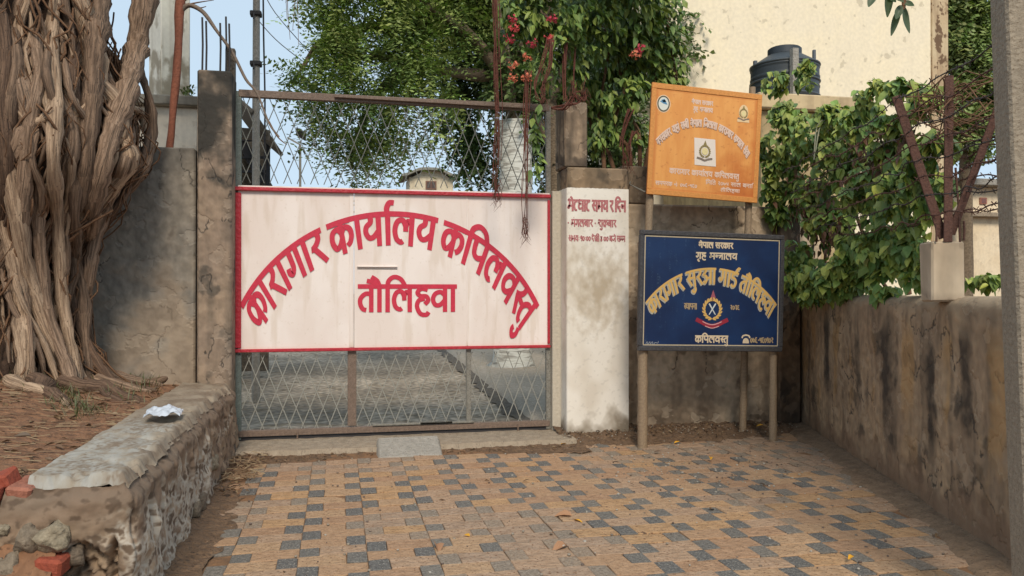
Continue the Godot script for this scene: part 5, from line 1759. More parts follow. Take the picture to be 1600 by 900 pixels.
	for q in [[[-6, 3], [2, 6], [6, -1], [0, 0]], [[-4, 5], [1, 7], [4, 3], [0, 2]]]:
		hill.quad(cr + (ex * q[0][0] + ey * q[0][1]) * s + nn * 0.0034, cr + (ex * q[3][0] + ey * q[3][1]) * s + nn * 0.0034, cr + (ex * q[2][0] + ey * q[2][1]) * s + nn * 0.0034, cr + (ex * q[1][0] + ey * q[1][1]) * s + nn * 0.0034)
	obj("crest_hill", hill, plain(rgb(84, 136, 170), 0.7), org)
	var sheet2 := MB.new()
	sheet2.quad(spot2.call(1082, 255), spot2.call(1115, 258), spot2.call(1115.5, 219), spot2.call(1083, 216))
	var pn := obj("white_notice", sheet2, plain(rgb(226, 214, 202), 0.8), org)
	pn.position += nn * 0.003
	for q in [[1098.5, 236, 8.0, 0.006], [1161.5, 181, 6.0, 0.002]]:
		var cc: Vector3 = spot2.call(q[0], q[1]) + nn * q[3]
		var rr: float = q[2] * s
		if q[2] < 7.0:
			var halo := MB.new()
			disc(halo, cc + ey * rr * 0.25 - nn * 0.001, ex, ey, rr * 1.25, rr * 1.9, 18)
			halo.quad(cc - ex * rr * 1.6 - ey * rr * 2.1, cc + ex * rr * 1.6 - ey * rr * 2.1, cc + ex * rr * 1.5 - ey * rr * 1.3, cc - ex * rr * 1.5 - ey * rr * 1.3)
			obj("crest_ground", halo, plain(rgb(228, 196, 150), 0.7), org)
		var mb := MB.new()
		wreath(cc, ex, ey, rr, mb)
		mb.tri(cc + ey * rr * 1.0 - ex * rr * 0.4, cc + ey * rr * 1.0 + ex * rr * 0.4, cc + ey * rr * 2.0)
		obj("crest_wreath", mb, plain(rgb(138, 122, 74), 0.7), org)
		var inn := MB.new()
		disc(inn, cc + nn * 0.0012, ex, ey, rr * 0.6, rr * 0.66, 16)
		obj("crest_shield", inn, plain(rgb(222, 206, 150), 0.7), org)
		var rbn := MB.new()
		stroke(rbn, curve(PackedVector2Array([Vector2(-1.5, -1.2), Vector2(-0.7, -1.35), Vector2(0, -1.6), Vector2(0.7, -1.35), Vector2(1.5, -1.2)]), 4), 0.32, func(p: Vector2) -> Array: return [cc + (ex * p.x + ey * p.y) * rr, nn], 0.002)
		obj("crest_ribbon", rbn, plain(rgb(128, 112, 98), 0.7), org)
	bamboo(org, "bamboo_post", on_z(1160, 683, 0.40), Vector3(on_z(1176, 330, z - 0.05).x, tr.y + 0.08, z - 0.05), 0.036, 3)
	bamboo(org, "bamboo_post", Vector3(bl.x - 0.02, 0.04, z - 0.1), Vector3(tl.x + 0.05, tl.y - 0.06, z - 0.05), 0.038, 4)


# ---------------------------------------------------------------- the banyan on the left
const TREE := Vector2(-2.8, 0.75)
var tree_n := noise(1.0, 300, 4)


func core_radius(h: float, a: float) -> float:
	var keys := [[0.3, 1.15], [0.6, 0.98], [0.85, 0.74], [1.2, 0.58], [1.8, 0.62], [2.2, 0.84], [2.6, 1.06], [2.9, 1.02], [3.4, 0.88], [3.9, 0.78], [5.0, 0.68], [6.5, 0.6]]
	var r: float = keys[keys.size() - 1][1]
	for i in keys.size() - 1:
		if h < keys[i + 1][0]:
			r = lerpf(keys[i][1], keys[i + 1][1], smoothstep(0.0, 1.0, clampf((h - keys[i][0]) / (keys[i + 1][0] - keys[i][0]), 0, 1)))
			break
	return r * (1.0 + tree_n.get_noise_3d(cos(a) * 2.6, sin(a) * 2.6, h * 0.35) * 0.22 + tree_n.get_noise_3d(cos(a) * 7, sin(a) * 7, h * 0.8 + 9) * 0.09)


func on_core(h: float, a: float, out: float) -> Vector3:
	var r := core_radius(h, a) + out
	return Vector3(TREE.x + cos(a) * r, h, TREE.y + sin(a) * r)


# where the sight line through a pixel meets the trunk (or passes closest to it)
func bark_at(px: float, py: float, out: float) -> Vector3:
	var d := ray(px, py)
	var t := 4.5
	for i in 200:
		var p := eye + d * t
		var v := Vector2(p.x, p.z) - TREE
		if v.length() < core_radius(p.y, v.angle()) + out: return p
		t += 0.02
		if v.dot(Vector2(d.x, d.z)) > 0: return p
	return eye + d * 6.5


func bark_tex(light: Color, dark: Color, seed_: int) -> StandardMaterial3D:
	var q := noise(1.0, seed_, 4)
	return painted(128, 384, func(u: float, v: float) -> Color:
		var x := cos(u * TAU) * 1.4
		var y := sin(u * TAU) * 1.4
		var f := q.get_noise_3d(x * 2.0, y * 2.0, v * 2.0)
		var g := q.get_noise_3d(x * 6.0, y * 6.0, v * 3.0)
		var hh := maxf(q.get_noise_3d(x * 3.5, y * 3.5, v * 2.0 + 50), q.get_noise_3d(x * 2.0, y * 2.0, v * 26.0 + 90) - 0.15)
		var c := light.lerp(dark, clampf(0.42 + f * 1.7 + g * 1.0, 0, 1))
		c = c.lerp(dark.darkened(0.3), clampf((hh - 0.2) * 2.4, 0, 0.6))
		c.a = clampf(0.5 + g * 0.6 - maxf(0, hh - 0.1), 0, 1)
		return c, 0.93, 4.0)


func banyan() -> void:
	var barks := [bark_tex(rgb(158, 132, 110), rgb(116, 94, 76), 301), bark_tex(rgb(134, 110, 90), rgb(96, 77, 62), 302), bark_tex(rgb(182, 156, 130), rgb(140, 116, 94), 303), bark_tex(rgb(120, 95, 76), rgb(86, 66, 52), 304)]
	var tree := thing("banyan_tree", "massive old banyan trunk wrapped in tangled hanging roots at far left", "tree", Vector3(TREE.x, 0.8, TREE.y))
	var core := MB.new()
	core.sheet(func(u: float, v: float) -> Vector3:
		return on_core(lerpf(0.3, 6.4, v), u * TAU, -0.05), 150, 150, true)
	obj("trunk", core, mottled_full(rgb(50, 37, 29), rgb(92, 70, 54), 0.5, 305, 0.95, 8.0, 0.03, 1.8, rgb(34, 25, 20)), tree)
	var strand := func(called: String, pts: PackedVector3Array, r0: float, r1: float, mat: Material, kind := "") -> void:
		var mb := MB.new()
		var rd := PackedFloat32Array()
		for i in pts.size():
			var f := float(i) / (pts.size() - 1)
			rd.append(lerpf(r0, r1, f) * clampf(0.3 + minf(f, 1.0 - f) * 9.0, 0.0, 1.0) * (1.0 + tree_n.get_noise_1d(i * 0.35 + r0 * 900.0) * 0.4))
		mb.tube(pts, rd, 10 if r0 > 0.03 else 6, true, 0.1, rng.randi() % 40)
		obj(called, mb, mat, tree, kind)
	# main limbs and roots followed from the photograph: points in its pixels, radius in pixels
	var px_m := 6.3 / FOCAL
	var drawn := [
		[[[238, -80], [224, 10], [212, 80], [198, 140], [180, 190], [162, 250], [146, 320], [136, 400]], 23.0, 14.0, 0, 0.1],
		[[[160, -40], [152, 40], [146, 110], [142, 170], [134, 250], [126, 330]], 19.0, 12.0, 1, 0.1],
		[[[92, -30], [80, 60], [86, 150], [84, 250], [90, 350], [96, 450], [112, 560], [124, 640]], 10.0, 11.0, 2, 0.1],
		[[[50, 40], [62, 110], [50, 170], [40, 260], [34, 340], [40, 440]], 9.0, 12.0, 0, 0.08],
		[[[8, 140], [36, 182], [56, 192], [78, 172], [92, 110], [96, 60]], 6.0, 7.0, 2, 0.07],
		[[[208, 70], [222, 120], [237, 170], [238, 220], [228, 262], [206, 292], [186, 306]], 8.0, 6.0, 1, 0.06],
		[[[228, 150], [232, 200], [222, 250], [200, 285], [180, 310]], 6.0, 5.0, 3, 0.04],
		[[[84, 215], [118, 182], [142, 162], [168, 154], [196, 164], [220, 178], [228, 210]], 6.0, 8.0, 2, 0.07],
		[[[150, 160], [170, 185], [174, 220], [168, 260]], 4.0, 4.0, 0, 0.15],
		[[[104, 200], [112, 250], [106, 310], [94, 340]], 6.0, 6.0, 2, 0.13],
		[[[142, 190], [124, 260], [116, 330], [120, 400], [130, 460], [134, 540], [140, 600]], 11.0, 9.0, 1, 0.08],
		[[[205, 190], [194, 250], [172, 310], [150, 370], [140, 430], [134, 500]], 12.0, 10.0, 0, 0.09],
		[[[214, 250], [202, 290], [176, 330], [152, 360]], 7.0, 8.0, 3, 0.05],
		[[[10, 210], [26, 330], [50, 450], [86, 540], [120, 590], [160, 632]], 13.0, 12.0, 2, 0.1],
		[[[56, 270], [60, 360], [70, 470], [100, 560], [128, 612], [200, 640]], 10.0, 9.0, 0, 0.12],
		[[[0, 320], [20, 400], [34, 480], [40, 560], [36, 605]], 12.0, 16.0, 2, 0.08],
		[[[2, 420], [20, 480], [58, 540], [70, 590]], 5.0, 5.0, 0, 0.14],
		[[[14, 400], [34, 470], [70, 540], [92, 600]], 5.0, 5.0, 2, 0.15],
		[[[30, 430], [44, 490], [50, 560], [52, 600]], 4.0, 4.0, 0, 0.16],
		[[[110, 420], [118, 480], [142, 550], [178, 600], [214, 622]], 9.0, 8.0, 3, 0.05],
		[[[128, 460], [140, 530], [170, 580], [230, 598], [262, 590]], 9.0, 6.0, 1, 0.05],
		[[[80, 60], [72, 110], [88, 170], [100, 200]], 6.0, 6.0, 1, 0.13],
		[[[20, 40], [26, 100], [14, 170], [22, 230]], 9.0, 9.0, 1, 0.08],
		[[[-10, 0], [6, 80], [0, 160], [8, 260], [2, 360]], 14.0, 14.0, 3, 0.08],
		[[[118, 60], [112, 120], [122, 180], [114, 240]], 9.0, 8.0, 3, 0.06],
		[[[100, 90], [112, 150], [140, 196], [150, 230]], 5.0, 5.0, 0, 0.15],
		[[[60, 200], [50, 250], [66, 300], [60, 350]], 5.0, 6.0, 0, 0.14],
		[[[150, 210], [160, 260], [150, 310], [154, 350]], 6.0, 6.0, 2, 0.12],
		[[[178, 200], [182, 240], [168, 280], [172, 320]], 4.0, 4.0, 2, 0.14],
		[[[96, 340], [104, 400], [92, 460], [104, 530]], 7.0, 7.0, 1, 0.1],
	]
	for d in drawn:
		var pts := []
		for k in d[0].size():
			var q: Array = d[0][k]
			pts.append(bark_at(q[0], q[1], d[4] - (0.1 if k == 0 or k == d[0].size() - 1 else 0.0)))
		strand.call("root" if d[1] < 20.0 else "limb", smooth_path(pts, 7), d[1] * px_m, d[2] * px_m, barks[d[3]])
	# more roots all round, each following the trunk downwards with a drift of its own
	var facing := (Vector2(eye.x, eye.z) - TREE).angle()
	for i in 84:
		var a := facing + rng.randf_range(-2.0, 2.0)
		var h := rng.randf_range(1.3, 5.6)
		var low := rng.randf_range(0.45, 1.2) if rng.randf() < 0.75 else h * rng.randf_range(0.4, 0.7)
		var sd := rng.randf() * 100.0
		var r0 := 0.012 + 0.07 * pow(rng.randf(), 2.2)
		var lift := rng.randf_range(-0.05, 0.05)
		var pts := PackedVector3Array()
		var n := int((h - low) / 0.1) + 3
		for k in n:
			var f := float(k) / (n - 1)
			var hh := lerpf(h, low, f)
			a += tree_n.get_noise_2d(sd, hh * 1.5) * 0.11
			pts.append(on_core(hh, a, lift + 0.03 * sin(hh * 5.0 + sd)) + Vector3(0, 0, 0))
		if low < 0.7:
			var e := pts[pts.size() - 1]
			var od := Vector3(e.x - TREE.x, 0, e.z - TREE.y).normalized()
			pts.append(e + od * 0.12 - Vector3(0, 0.1, 0))
			pts.append(e + od * 0.32 - Vector3(0, 0.26, 0))
		strand.call("root", pts, r0, r0 * rng.randf_range(0.8, 1.4), barks[rng.randi() % 4])
	# many thinner strands, bundled side by side
	for i in 46:
		var a := facing + rng.randf_range(-0.9, 1.5)
		var h := rng.randf_range(1.5, 4.6)
		var sd := rng.randf() * 100.0
		var low := maxf(0.62, h - rng.randf_range(0.8, 2.6))
		var n := int((h - low) / 0.1) + 3
		var drift := rng.randf_range(-0.02, 0.02)
		for b in rng.randi_range(1, 3):
			var aa := a + b * 0.035
			var pts := PackedVector3Array()
			for k in n:
				var hh := lerpf(h, low, float(k) / (n - 1))
				aa += tree_n.get_noise_2d(sd + b * 0.3, hh * 2.0) * 0.07 + drift
				pts.append(on_core(hh, aa, 0.045 + 0.03 * sin(hh * 4.0 + sd + b)))
			strand.call("root", pts, rng.randf_range(0.009, 0.02), rng.randf_range(0.008, 0.016), barks[[0, 2, 2, 3, 1][rng.randi() % 5]])
	# hair-fine rootlets
	var fine := MB.new()
	for i in 420:
		var a := facing + rng.randf_range(-1.5, 1.5)
		var h := rng.randf_range(0.9, 4.4)
		var sd := rng.randf() * 100.0
		var pts := PackedVector3Array()
		var lift := rng.randf_range(0.05, 0.13)
		var skew := rng.randf_range(-0.05, 0.05)
		for k in 9:
			a += tree_n.get_noise_2d(sd, k * 0.5) * 0.08 + skew
			pts.append(on_core(h - k * 0.07, a, lift * (1.0 - 0.3 * sin(k))))
		fine.tube(pts, PackedFloat32Array([rng.randf_range(0.003, 0.011)]), 4, false)
	obj("rootlets", fine, M.stem_brown, tree, "stuff")
	# surface roots over the soil
	var q := noise(1.0, 101, 4)
	for i in 16:
		var a := facing - 1.5 + i * 0.19 + rng.randf_range(-0.08, 0.08)
		var pts := []
		var r := 0.85
		for k in 7:
			a += rng.randf_range(-0.1, 0.1)
			var x := TREE.x + cos(a) * r
			var z := TREE.y + sin(a) * r
			if x > -1.34 or z < 0.25: break
			pts.append(Vector3(x, bed_height(x, z, q) + 0.05 - k * 0.013, z))
			r += 0.16
		if pts.size() > 2:
			var rr := rng.randf_range(0.02, 0.06)
			strand.call("root", smooth_path(pts, 5), rr * 1.5, rr * 0.5, barks[rng.randi() % 4])
	# limbs above the picture and the crown they carry
	var tips := []
	for d in [[-0.4, 2.0, 2.6], [1.9, 2.2, 2.0], [2.8, 1.4, 2.6], [3.8, 1.4, 2.6], [4.9, 1.6, 2.4]]:
		var o := Vector3(cos(d[0]), 0, sin(d[0]))
		var s := Vector3(TREE.x, 4.4, TREE.y) + o * 0.6
		var e: Vector3 = s + o * d[2] + Vector3(0, d[1] + 0.6, 0)
		strand.call("limb", smooth_path([s - Vector3(0, 0.6, 0), s + Vector3(0, 0.5, 0), s.lerp(e, 0.5) + Vector3(0, 0.3, 0), e], 5), 0.26, 0.09, barks[1])
		tips.append(e)
	var lumps := []
	for e in tips: lumps.append([(e as Vector3) + Vector3(0, 0.9, 0), Vector3(1.5, 0.8, 1.5)])
	lumps.append([Vector3(TREE.x, 7.6, TREE.y), Vector3(2.2, 0.9, 2.2)])
	var places := []
	for p in in_lumps(lumps, 1100, 0.5):
		places.append(turned(p, rng.randf() * TAU, rng.randf_range(-1.0, 0.2), rng.randf_range(-0.5, 0.5), rng.randf_range(0.8, 1.3)))
	spread("crown", twig_mesh(0.5, 9, 0.17, 21, 0.55), M.leaf, places, greens(Color(0.05, 0.085, 0.025), 21, 0.4, 0.2), tree)
	# thin roots that hang free before the sky
	for p0 in [[452, -30, 62], [458, -30, 46], [464, -30, 70], [449, -30, 30]]:
		var pts := []
		for k in 5: pts.append(at(p0[0] + sin(k * 1.9 + p0[2]) * 3.0, lerpf(p0[1] - 160, p0[2], k / 4.0), 7.0))
		var mb := MB.new()
		mb.tube(smooth_path(pts, 5), radii(21, 0.006, 0.002), 5)
		obj("hanging_root", mb, M.stem_brown, tree)


# ---------------------------------------------------------------- climbers
# leaves: the nearest ones as parts of their own, the rest as one mass
func put_leaves(parent: Node, points: PackedVector3Array, meshes: Array, mats: Array, colors: Array, singles: int, face: Vector3, s0: float, s1: float) -> void:
	var all := []
	for p in points: all.append([(p - eye).dot(look_dir), p])
	all.sort_custom(func(a: Array, b: Array) -> bool: return a[0] < b[0])
	var yaw := atan2(-face.x, -face.z)
	var places := []
	for i in all.size():
		var x := turned(all[i][1], yaw + rng.randf_range(-1.3, 1.3), rng.randf_range(-1.35, -0.15), rng.randf_range(-0.7, 0.7), rng.randf_range(s0, s1))
		if i < singles:
			var o := MeshInstance3D.new()
			o.name = "leaf"
			o.mesh = meshes[rng.randi() % meshes.size()]
			o.material_override = mats[rng.randi() % mats.size()]
			parent.add_child(o, true)
			o.transform = Transform3D(x.basis, x.origin - origin_of(parent))
		else: places.append(x)
	spread("foliage", meshes[0], M.leaf, places, colors, parent)


func green_mats(colors: Array, n: int) -> Array:
	var out := []
	for i in n:
		var c: Color = colors[rng.randi() % colors.size()]
		var m := StandardMaterial3D.new()
		m.albedo_color = c.linear_to_srgb()
		m.roughness = 0.5
		m.cull_mode = BaseMaterial3D.CULL_DISABLED
		m.backlight_enabled = true
		m.backlight = Color(0.2, 0.3, 0.08)
		out.append(m)
	return out


func flower_cluster(c: Vector3, size: float, hues: Array, parent: Node) -> void:
	var cl := MB.new()
	for i in 15:
		var d := Vector3(rng.randf_range(-1, 1), rng.randf_range(-1.0, 0.35), rng.randf_range(-0.5, 1)).normalized()
		var tip := c + d * size * rng.randf_range(0.55, 1.0)
		var u := d.cross(Vector3(0.2, 0.3, 1)).normalized()
		var w := d.cross(u)
		cl.tube(PackedVector3Array([c, c.lerp(tip, 0.5) - Vector3(0, 0.006, 0), tip]), PackedFloat32Array([0.0025]), 4, false)
		for k in 5:
			var a := TAU * k / 5.0 + i
			var e := (u * cos(a) + w * sin(a))
			var f := (u * cos(a + 0.6) + w * sin(a + 0.6))
			var g := (u * cos(a - 0.6) + w * sin(a - 0.6))
			var rr := size * 0.3
			cl.quad(tip, tip + g * rr * 0.45 + d * 0.004, tip + e * rr + d * 0.008, tip + f * rr * 0.45 + d * 0.004)
	obj("flower_cluster", cl, hues[rng.randi() % hues.size()], parent)


func creeper_over_wall() -> void:
	var root := Vector3(3.0, 0.05, -0.6)
	var cr := thing("flowering_creeper", "flowering creeper with red blooms spilling over the gate's right pillar", "climber", root)
	for q in [[[1000, 260], [985, 180], [960, 80], [930, -10], [880, -60]], [[960, 300], [925, 200], [900, 100], [860, 20]], [[1010, 250], [1020, 150], [1030, 60], [1000, -40]], [[985, 280], [960, 200], [980, 110], [940, 40]], [[945, 280], [935, 190], [948, 100], [960, 20]]]:
		var pl := [root + Vector3(rng.randf_range(-0.3, 0.3), 0, 0)]
		for k in q: pl.append(at(k[0], k[1], 9.0 + rng.randf_range(-0.2, 0.3)))
		limb(cr, "stem", pl, 0.028, 0.012, M.stem_brown, 8)
	var lumps := lumps_at([[862, 40, 52, 0, 44], [920, 40, 60, 0.2, 50], [985, 45, 60, 0.5, 54], [1040, 40, 36, 0.6, 60], [1046, 120, 24, 0.7, 40], [1010, 110, 40, 0.7, 40], [975, 150, 40, 0.5, 34], [1030, 140, 22, 0.7, 30], [985, 205, 30, 0.7, 32], [940, 215, 26, 0.6, 36], [850, 110, 26, -0.2, 40], [842, 190, 15, -0.3, 44], [838, 258, 11, -0.3, 26], [800, 40, 30, -0.1, 50], [890, 110, 30, 0.3, 30], [1060, 130, 12, 0.7, 40], [930, -40, 120, 0.2, 50], [1000, -30, 70, 0.2, 60], [820, -30, 60, 0, 50], [1068, 80, 8, 0.6, 34], [960, 110, 60, 0.9, 60], [920, 160, 50, 1.0, 60]], 8.3)
	var cols := greens(Color(0.1, 0.19, 0.045), 25, 0.5, 0.5)
	put_leaves(cr, in_lumps(lumps, 7600, 0.5, 2.6), [leaf_mesh(0.115, 0.062), leaf_mesh(0.13, 0.066, 0.1), leaf_mesh(0.1, 0.05, 0.1, 0.4)], green_mats(cols, 12), cols, 260, Vector3(0.1, 0, 1), 0.5, 1.25)
	var hues := [plain(rgb(208, 84, 84), 0.7), plain(rgb(216, 122, 92), 0.7), plain(rgb(192, 60, 80), 0.7)]
	for q in [[802, 28], [803, 44], [830, 66], [858, 58], [825, 88], [802, 102], [801, 119], [823, 120], [993, 85], [1000, 74], [795, 60], [862, 30]]:
		flower_cluster(at(q[0], q[1], 7.75), 0.058, hues, cr)
	# dry reddish runners: two long bundles that hang before the gate, and loops
	var bundle := func(pts: Array, t: float, n: int, spread_: float, r: float) -> void:
		var mb := MB.new()
		for i in n:
			var pl := []
			var sd := rng.randf() * 40.0
			var o := Vector3(rng.randf_range(-1, 1), 0, rng.randf_range(-1, 1)) * spread_
			var stop := pts.size() - (1 if i % 3 == 0 else 0)
			for k in stop:
				pl.append(at(pts[k][0], pts[k][1], t) + o * (1.0 + 0.5 * sin(k * 1.3 + sd)) + Vector3(sin(k * 2.1 + sd), 0, cos(k * 1.7 + sd)) * 0.012)
			mb.tube(smooth_path(pl, 4), radii((stop - 1) * 4 + 1, r, r * 0.5), 5)
		for i in n * 3:   # frayed end
			var e := at(pts[pts.size() - 1][0], pts[pts.size() - 1][1], t)
			var s := e + Vector3(rng.randf_range(-1, 1) * spread_, rng.randf_range(0, 0.2), rng.randf_range(-1, 1) * spread_)
			mb.tube(PackedVector3Array([s, s + Vector3(rng.randf_range(-0.03, 0.03), -0.06, rng.randf_range(-0.02, 0.03)), s + Vector3(rng.randf_range(-0.05, 0.05), rng.randf_range(-0.09, -0.15), rng.randf_range(-0.02, 0.04))]), PackedFloat32Array([0.003, 0.0025, 0.001]), 4, false)
		obj("hanging_runner", mb, M.root_red, cr)
	bundle.call([[772, -60], [776, 20], [776, 100], [779, 180], [778, 250], [776, 310]], 7.9, 9, 0.03, 0.006)
	bundle.call([[824, 110], [822, 170], [822, 240], [821, 310], [820, 366]], 7.75, 8, 0.022, 0.0055)
	bundle.call([[856, 60], [848, 96], [836, 128], [838, 152], [848, 160], [852, 130]], 7.7, 4, 0.012, 0.006)
	bundle.call([[862, 62], [858, 100], [850, 130], [848, 148]], 7.7, 5, 0.014, 0.007)
	bundle.call([[896, 150], [880, 170], [862, 168], [900, 162], [914, 150]], 7.85, 5, 0.02, 0.007)
	bundle.call([[900, 148], [908, 158], [916, 150], [905, 142], [894, 154]], 7.85, 6, 0.02, 0.006)
	bundle.call([[884, 60], [884, 110], [884, 158]], 8.2, 3, 0.02, 0.014)
	bundle.call([[899, 70], [899, 110], [899, 158]], 8.3, 2, 0.01, 0.01)
	bundle.call([[985, 170], [975, 200], [972, 230], [978, 258]], 8.5, 7, 0.03, 0.007)
	bundle.call([[990, 205], [982, 225], [984, 258]], 8.5, 4, 0.03, 0.012)
	bundle.call([[1040, 10], [1048, 70], [1056, 130], [1058, 170]], 8.9, 4, 0.05, 0.005)


# ---------------------------------------------------------------- fence and hedge on the side wall
func wall_top(z: float) -> Vector3:
	return Vector3(5.03 - 0.3188 * (z - 0.05) + 0.16, 1.46, z)


func side_fence() -> void:
	var bp := wall_top(3.78)
	var t := (bp - eye).dot(look_dir)
	var fence := thing("barbed_wire_fence", "rusty Y shaped iron post with barbed wire strands on the side wall", "fence", bp)
	var dirw := Vector3(-0.3188, 0, 1).normalized()
	var out := Vector3(dirw.z, 0, -dirw.x)
	var blk := MB.new()
	var hb := 84.0 * t / FOCAL
	var r := RandomNumberGenerator.new()
	r.seed = 12
	blk.box(Transform3D(Basis(Vector3.UP, atan2(dirw.x, dirw.z) * 1.0), at(1485, 418, t) + look_dir * 0.1 - Vector3(0, 0.025, 0)), Vector3(0.2, hb + 0.05, 0.2), 0.012, 0.006, r)
	obj("concrete_block", blk, stained(0.3, 0.35, rgb(206, 188, 162), rgb(186, 166, 140), rgb(120, 104, 88), 220, 0.1, 0.3, 0.2), fence)
	var bar := func(called: String, a: Vector3, b: Vector3, w: float) -> void:
		var mb := MB.new()
		mb.bar(a, b, w, 0.012, 0.002, look_dir)
		mb.bar(a + look_dir * 0.02 + right_dir * w * 0.45, b + look_dir * 0.02 + right_dir * w * 0.45, 0.01, 0.045, 0.002, look_dir)
		obj(called, mb, M.rust, fence)
	bar.call("post", at(1481, 378, t), at(1483, 118, t), 0.055)
	bar.call("arm", at(1474, 372, t + 0.04), at(1400, 150, t + 0.02), 0.058)
	bar.call("arm", at(1486, 366, t + 0.02), at(1560, 168, t - 0.1), 0.05)
	for q in [[1463, 378, 1462, 350], [1506, 376, 1506, 345], [1500, 378, 1493, 262]]:
		var mb := MB.new()
		mb.tube(PackedVector3Array([at(q[0], q[1], t), at((q[0] + q[2]) * 0.5 + 1.0, (q[1] + q[3]) * 0.5, t), at(q[2], q[3], t)]), PackedFloat32Array([0.007]), 6)
		obj("steel_rod", mb, M.rust, fence)
	# strands of barbed wire along the wall, fixed to the arms
	var strands := [[1401, 158, 1560, 176], [1410, 182, 1552, 194], [1418, 205, 1546, 212], [1426, 230, 1538, 232], [1434, 255, 1530, 254], [1441, 280, 1521, 278], [1450, 305, 1512, 302], [1462, 336, 1500, 332]]
	for i in strands.size():
		var s: Array = strands[i]
		var mb := MB.new()
		for side in 2:
			var p0 := at(s[0 if side == 0 else 2], s[1 if side == 0 else 3], t - 0.02)
			var pts := []
			for k in 30:
				var f := (k - 17.0) / 5.0
				var p := p0 + dirw * f * 0.9
				p += Vector3(0, -0.02 * sin(fposmod(f * 0.5, 1.0) * PI) + tree_n.get_noise_2d(k * 0.7, i * 9.0 + side * 50) * 0.05, 0) + out * tree_n.get_noise_2d(k * 0.5, i * 7.0 + 90) * 0.04
				pts.append(p)
			var path := smooth_path(pts, 4)
			mb.tube(path, PackedFloat32Array([0.0042]), 4, false)
			for k in range(1, path.size(), 2):
				var c := path[k]
				for e in 2:
					var d := Vector3(rng.randf_range(-1, 1), rng.randf_range(-1, 1), rng.randf_range(-1, 1)).normalized() * 0.022
					mb.tube(PackedVector3Array([c - d, c + d]), PackedFloat32Array([0.0034, 0.002]), 4, false)
		obj("barbed_wire", mb, M.rust if i % 2 else M.wire, fence)
	# tangle of dry stems at the head of the post
	var tang := MB.new()
	for i in 46:
		var a := at(rng.randf_range(1400, 1500), rng.randf_range(120, 215), t + rng.randf_range(-0.1, 0.3))
		var b := at(rng.randf_range(1440, 1575), rng.randf_range(110, 215), t + rng.randf_range(-0.2, 0.2))
		var m := a.lerp(b, 0.5) + Vector3(0, rng.randf_range(-0.12, 0.1), rng.randf_range(-0.1, 0.1))
		tang.tube(smooth_path([a, a.lerp(m, 0.6) + Vector3(0, 0.03, 0), m, b], 4), PackedFloat32Array([rng.randf_range(0.002, 0.005)]), 4, false)

	# the climber that fills the fence between the corner and the post
	var vine := thing("leafy_creeper", "leafy green creeper smothering the fence above the side wall", "climber", wall_top(1.6))
	obj("dry_stems", tang, M.stem_brown, vine, "stuff")
	var lumps := []
	for q in [[1225, 300, 34, 8.9, 60], [1235, 215, 36, 8.8, 50], [1215, 260, 22, 8.9, 30], [1280, 220, 42, 8.4, 40], [1320, 250, 46, 7.8, 44], [1300, 185, 34, 8.0, 26], [1350, 190, 34, 7.2, 30], [1390, 210, 34, 6.6, 42], [1360, 300, 46, 7.0, 50], [1400, 300, 36, 6.4, 60], [1415, 380, 28, 6.2, 60], [1380, 390, 40, 6.6, 50], [1330, 430, 50, 7.4, 26], [1280, 430, 34, 8.0, 26], [1300, 350, 30, 7.9, 40], [1430, 300, 22, 6.0, 60], [1436, 410, 16, 5.9, 40], [1212, 130, 16, 9.6, 22], [1258, 120, 8, 9.8, 30], [1361, 140, 7, 7.0, 22], [1420, 140, 22, 6.3, 12], [1445, 160, 26, 6.0, 26], [1455, 230, 24, 5.8, 30], [1460, 300, 12, 5.7, 40], [1535, 440, 16, 5.6, 12], [1270, 300, 26, 8.4, 30], [1245, 400, 18, 8.6, 30], [1275, 462, 22, 7.9, 14], [1385, 455, 18, 6.5, 12], [1200, 230, 14, 9.0, 20], [1290, 330, 40, 8.1, 50], [1340, 400, 44, 7.2, 40], [1310, 445, 40, 7.5, 18], [1250, 440, 24, 8.4, 22], [1222, 180, 20, 9.0, 26], [1340, 170, 14, 7.4, 20], [1405, 130, 14, 6.4, 8]]:
		var rr: float = q[2] * q[3] / FOCAL
		lumps.append([at(q[0], q[1], q[3]), Vector3(rr, q[4] * q[3] / FOCAL, maxf(rr, 0.22))])
	var cols := greens(Color(0.12, 0.215, 0.05), 25, 0.5, 0.5)
	put_leaves(vine, in_lumps(lumps, 11000, 0.6, 3.6), [leaf_mesh(0.105, 0.082, 0.7), leaf_mesh(0.095, 0.07, 0.7, 0.15), leaf_mesh(0.12, 0.08, 0.5, 0.35)], green_mats(cols, 12), cols, 280, Vector3(-0.5, 0, 0.9), 0.35, 1.15)
	for q in [[[1270, 480], [1290, 400], [1270, 320], [1290, 240], [1330, 190]], [[1330, 460], [1350, 380], [1330, 300], [1370, 220]], [[1420, 460], [1410, 380], [1390, 300], [1400, 220], [1440, 170]], [[1300, 470], [1320, 420], [1380, 330], [1340, 240], [1290, 200]], [[1400, 470], [1360, 400], [1410, 330], [1380, 260], [1360, 150]]]:
		var pl := []
		for k in q: pl.append(at(k[0], k[1], lerpf(8.6, 6.0, (k[0] - 1250.0) / 190.0) + 0.15))
		limb(vine, "stem", pl, 0.02, 0.008, M.stem_brown, 6)
	# dead reddish leaves in its lower part
	var dead := []
